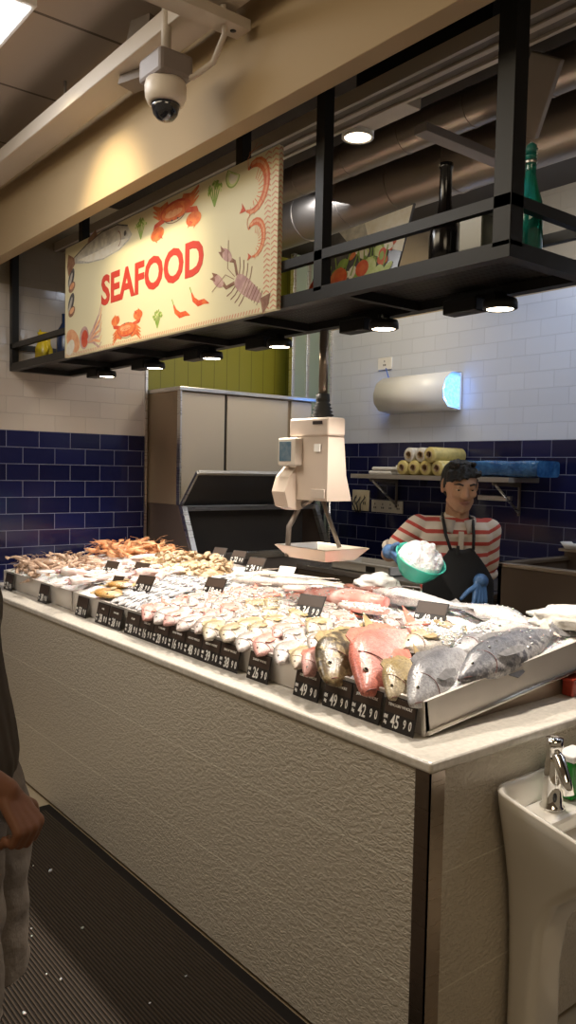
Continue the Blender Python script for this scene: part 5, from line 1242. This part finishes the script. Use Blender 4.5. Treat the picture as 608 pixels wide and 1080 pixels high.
for s in (-1, 1):
    bd += [('c', (0, s * .08, .85), (.01, s * .09, .48), .085, .058), ('c', (.01, s * .09, .48), (-.02, s * .095, .3), .056, .052), ('c', (-.02, s * .095, .3), (-.01, s * .095, .09), .052, .036)]
remesh(bd, .0055, 'body', mat('tan brown skin', (.24, .10, .05), .5, var=.15, vscale=10, sss=.05), cu, 3)
face_parts(cu, w2, Mh2)
hairmesh(cu, w2, Mh2, [('e', w2((0, .02, .05)), (.083, .098, .078), Mh2), ('e', w2((0, .045, .0)), (.078, .065, .085), Mh2)], seed=5)
M_top = mat('dark olive top', (.05, .035, .022), .85)
remesh([('c', HS + V((0, .02, 0)), HS2, .068, .068), ('e', (-.035, 0, 1.27), (.105, .165, .17)), ('c', (-.045, -.05, 1.26), (-.012, -.055, .95), .10, .118), ('c', (-.045, .05, 1.26), (-.012, .055, .95), .10, .118), ('c', (-.045, 0, 1.26), (-.012, 0, .95), .10, .12), ('c', HS, lerp(HS, HE, .72), .066, .056), ('c', HS2, lerp(HS2, HE2, .72), .066, .056)], .008, 'top', M_top, cu, 5,
       disp=lambda p: p + V((1, 1, 0)) * noise.noise(p * 8) * .01)
M_sh = mat('grey cotton shorts', (.20, .165, .135), .9, bump=.6, bscale=25, var=.15, vscale=14)
def shd(p):
    z = max(p.z, .425); return V((p.x, p.y, z)) + V((1, 1, 0)) * noise.noise(V((p.x * 12, p.y * 12, p.z * 18))) * .012
sho = [('c', (0, -.05, .88), (0, .05, .88), .115, .115)]
for s in (-1, 1): sho += [('c', (.0, s * .078, .86), (.01, s * .092, .40), .112, .098)]
sho_o = remesh(sho, .008, 'shorts', M_sh, cu, 4, disp=shd)
m = MB(); m.box(-.05, .06, -.208, -.198, .56, .70, .004); m.box(-.055, .065, -.212, -.198, .68, .72, .004); m.build('cargo_pocket', M_sh, sho_o)
for s in (-1, 1): remesh([('c', (-.03, s * .095, .045), (.15, s * .1, .035), .045, .034), ('c', (-.01, s * .095, .09), (-.01, s * .095, .05), .045, .046)], .007, 'shoe', M_dark, cu, 3, disp=lambda p: V((p.x, p.y, max(p.z, .014))))

# ------------------------------------------------------------------ lights
def area(loc, target, sx, sy, e, c=(1, .85, .65)):
    l = bpy.data.lights.new('area', 'AREA'); l.shape = 'RECTANGLE'; l.size = sx; l.size_y = sy; l.energy = e; l.color = c
    o = bpy.data.objects.new('area_light', l); COL.objects.link(o); o.location = loc; o.rotation_euler = (V(loc) - V(target)).to_track_quat('Z', 'Y').to_euler(); return o
area((1.6, -1.2, 3.1), (.2, -.6, 0), 1.2, 1.2, 15, (1, .8, .55))
area((-1.2, -1.5, 3.1), (-1.2, -.6, 0), 2.0, .8, 28, (1, .84, .6))
area((-1.7, -1.0, 3.12), (-1.7, -1.0, 0), .5, .5, 8, (.95, .97, 1))
area((-1.2, 1.75, 3.0), (-1.7, 2.5, 1.9), 2.6, .15, 17, (.78, .86, 1.))
area((.6, 1.75, 3.0), (.3, 2.5, 2.0), 1.6, .15, 13, (.78, .86, 1.))
# warm lamp grazing the bulkhead and sign
def spot(loc, tgt, e, size, c=(1, .8, .5), blend=.8, soft=.06):
    l = bpy.data.lights.new('spot', 'SPOT'); l.energy = e; l.spot_size = size; l.spot_blend = blend; l.color = c; l.shadow_soft_size = soft
    o = bpy.data.objects.new('sign_light', l); COL.objects.link(o); o.location = loc; o.rotation_euler = (V(loc) - V(tgt)).to_track_quat('Z', 'Y').to_euler(); return o
spot((-1.7, -.6, 3.1), (-1.75, .1, 2.5), 60, 1.0, (1, .82, .48))
area((-2.2, 1.7, 3.1), (-3.2, 1.6, 1.6), .6, .6, 16, (1, .85, .6))  # added fill light without a fixture, brightens the steel cabinet
spot((-1.05, .69, 2.89), (-.75, .5, 2.2), 14, .9, (1, .85, .6))
W = bpy.data.worlds.new('world'); S.world = W; W.use_nodes = True; bg = W.node_tree.nodes['Background']; bg.inputs[0].default_value = (1, .78, .52, 1); bg.inputs[1].default_value = .17
S.view_settings.view_transform = 'Standard'
S.view_settings.exposure = .12
for o in COL.objects:
    for k in ('_L', '_T', '_H'):
        if k in o.keys(): del o[k]
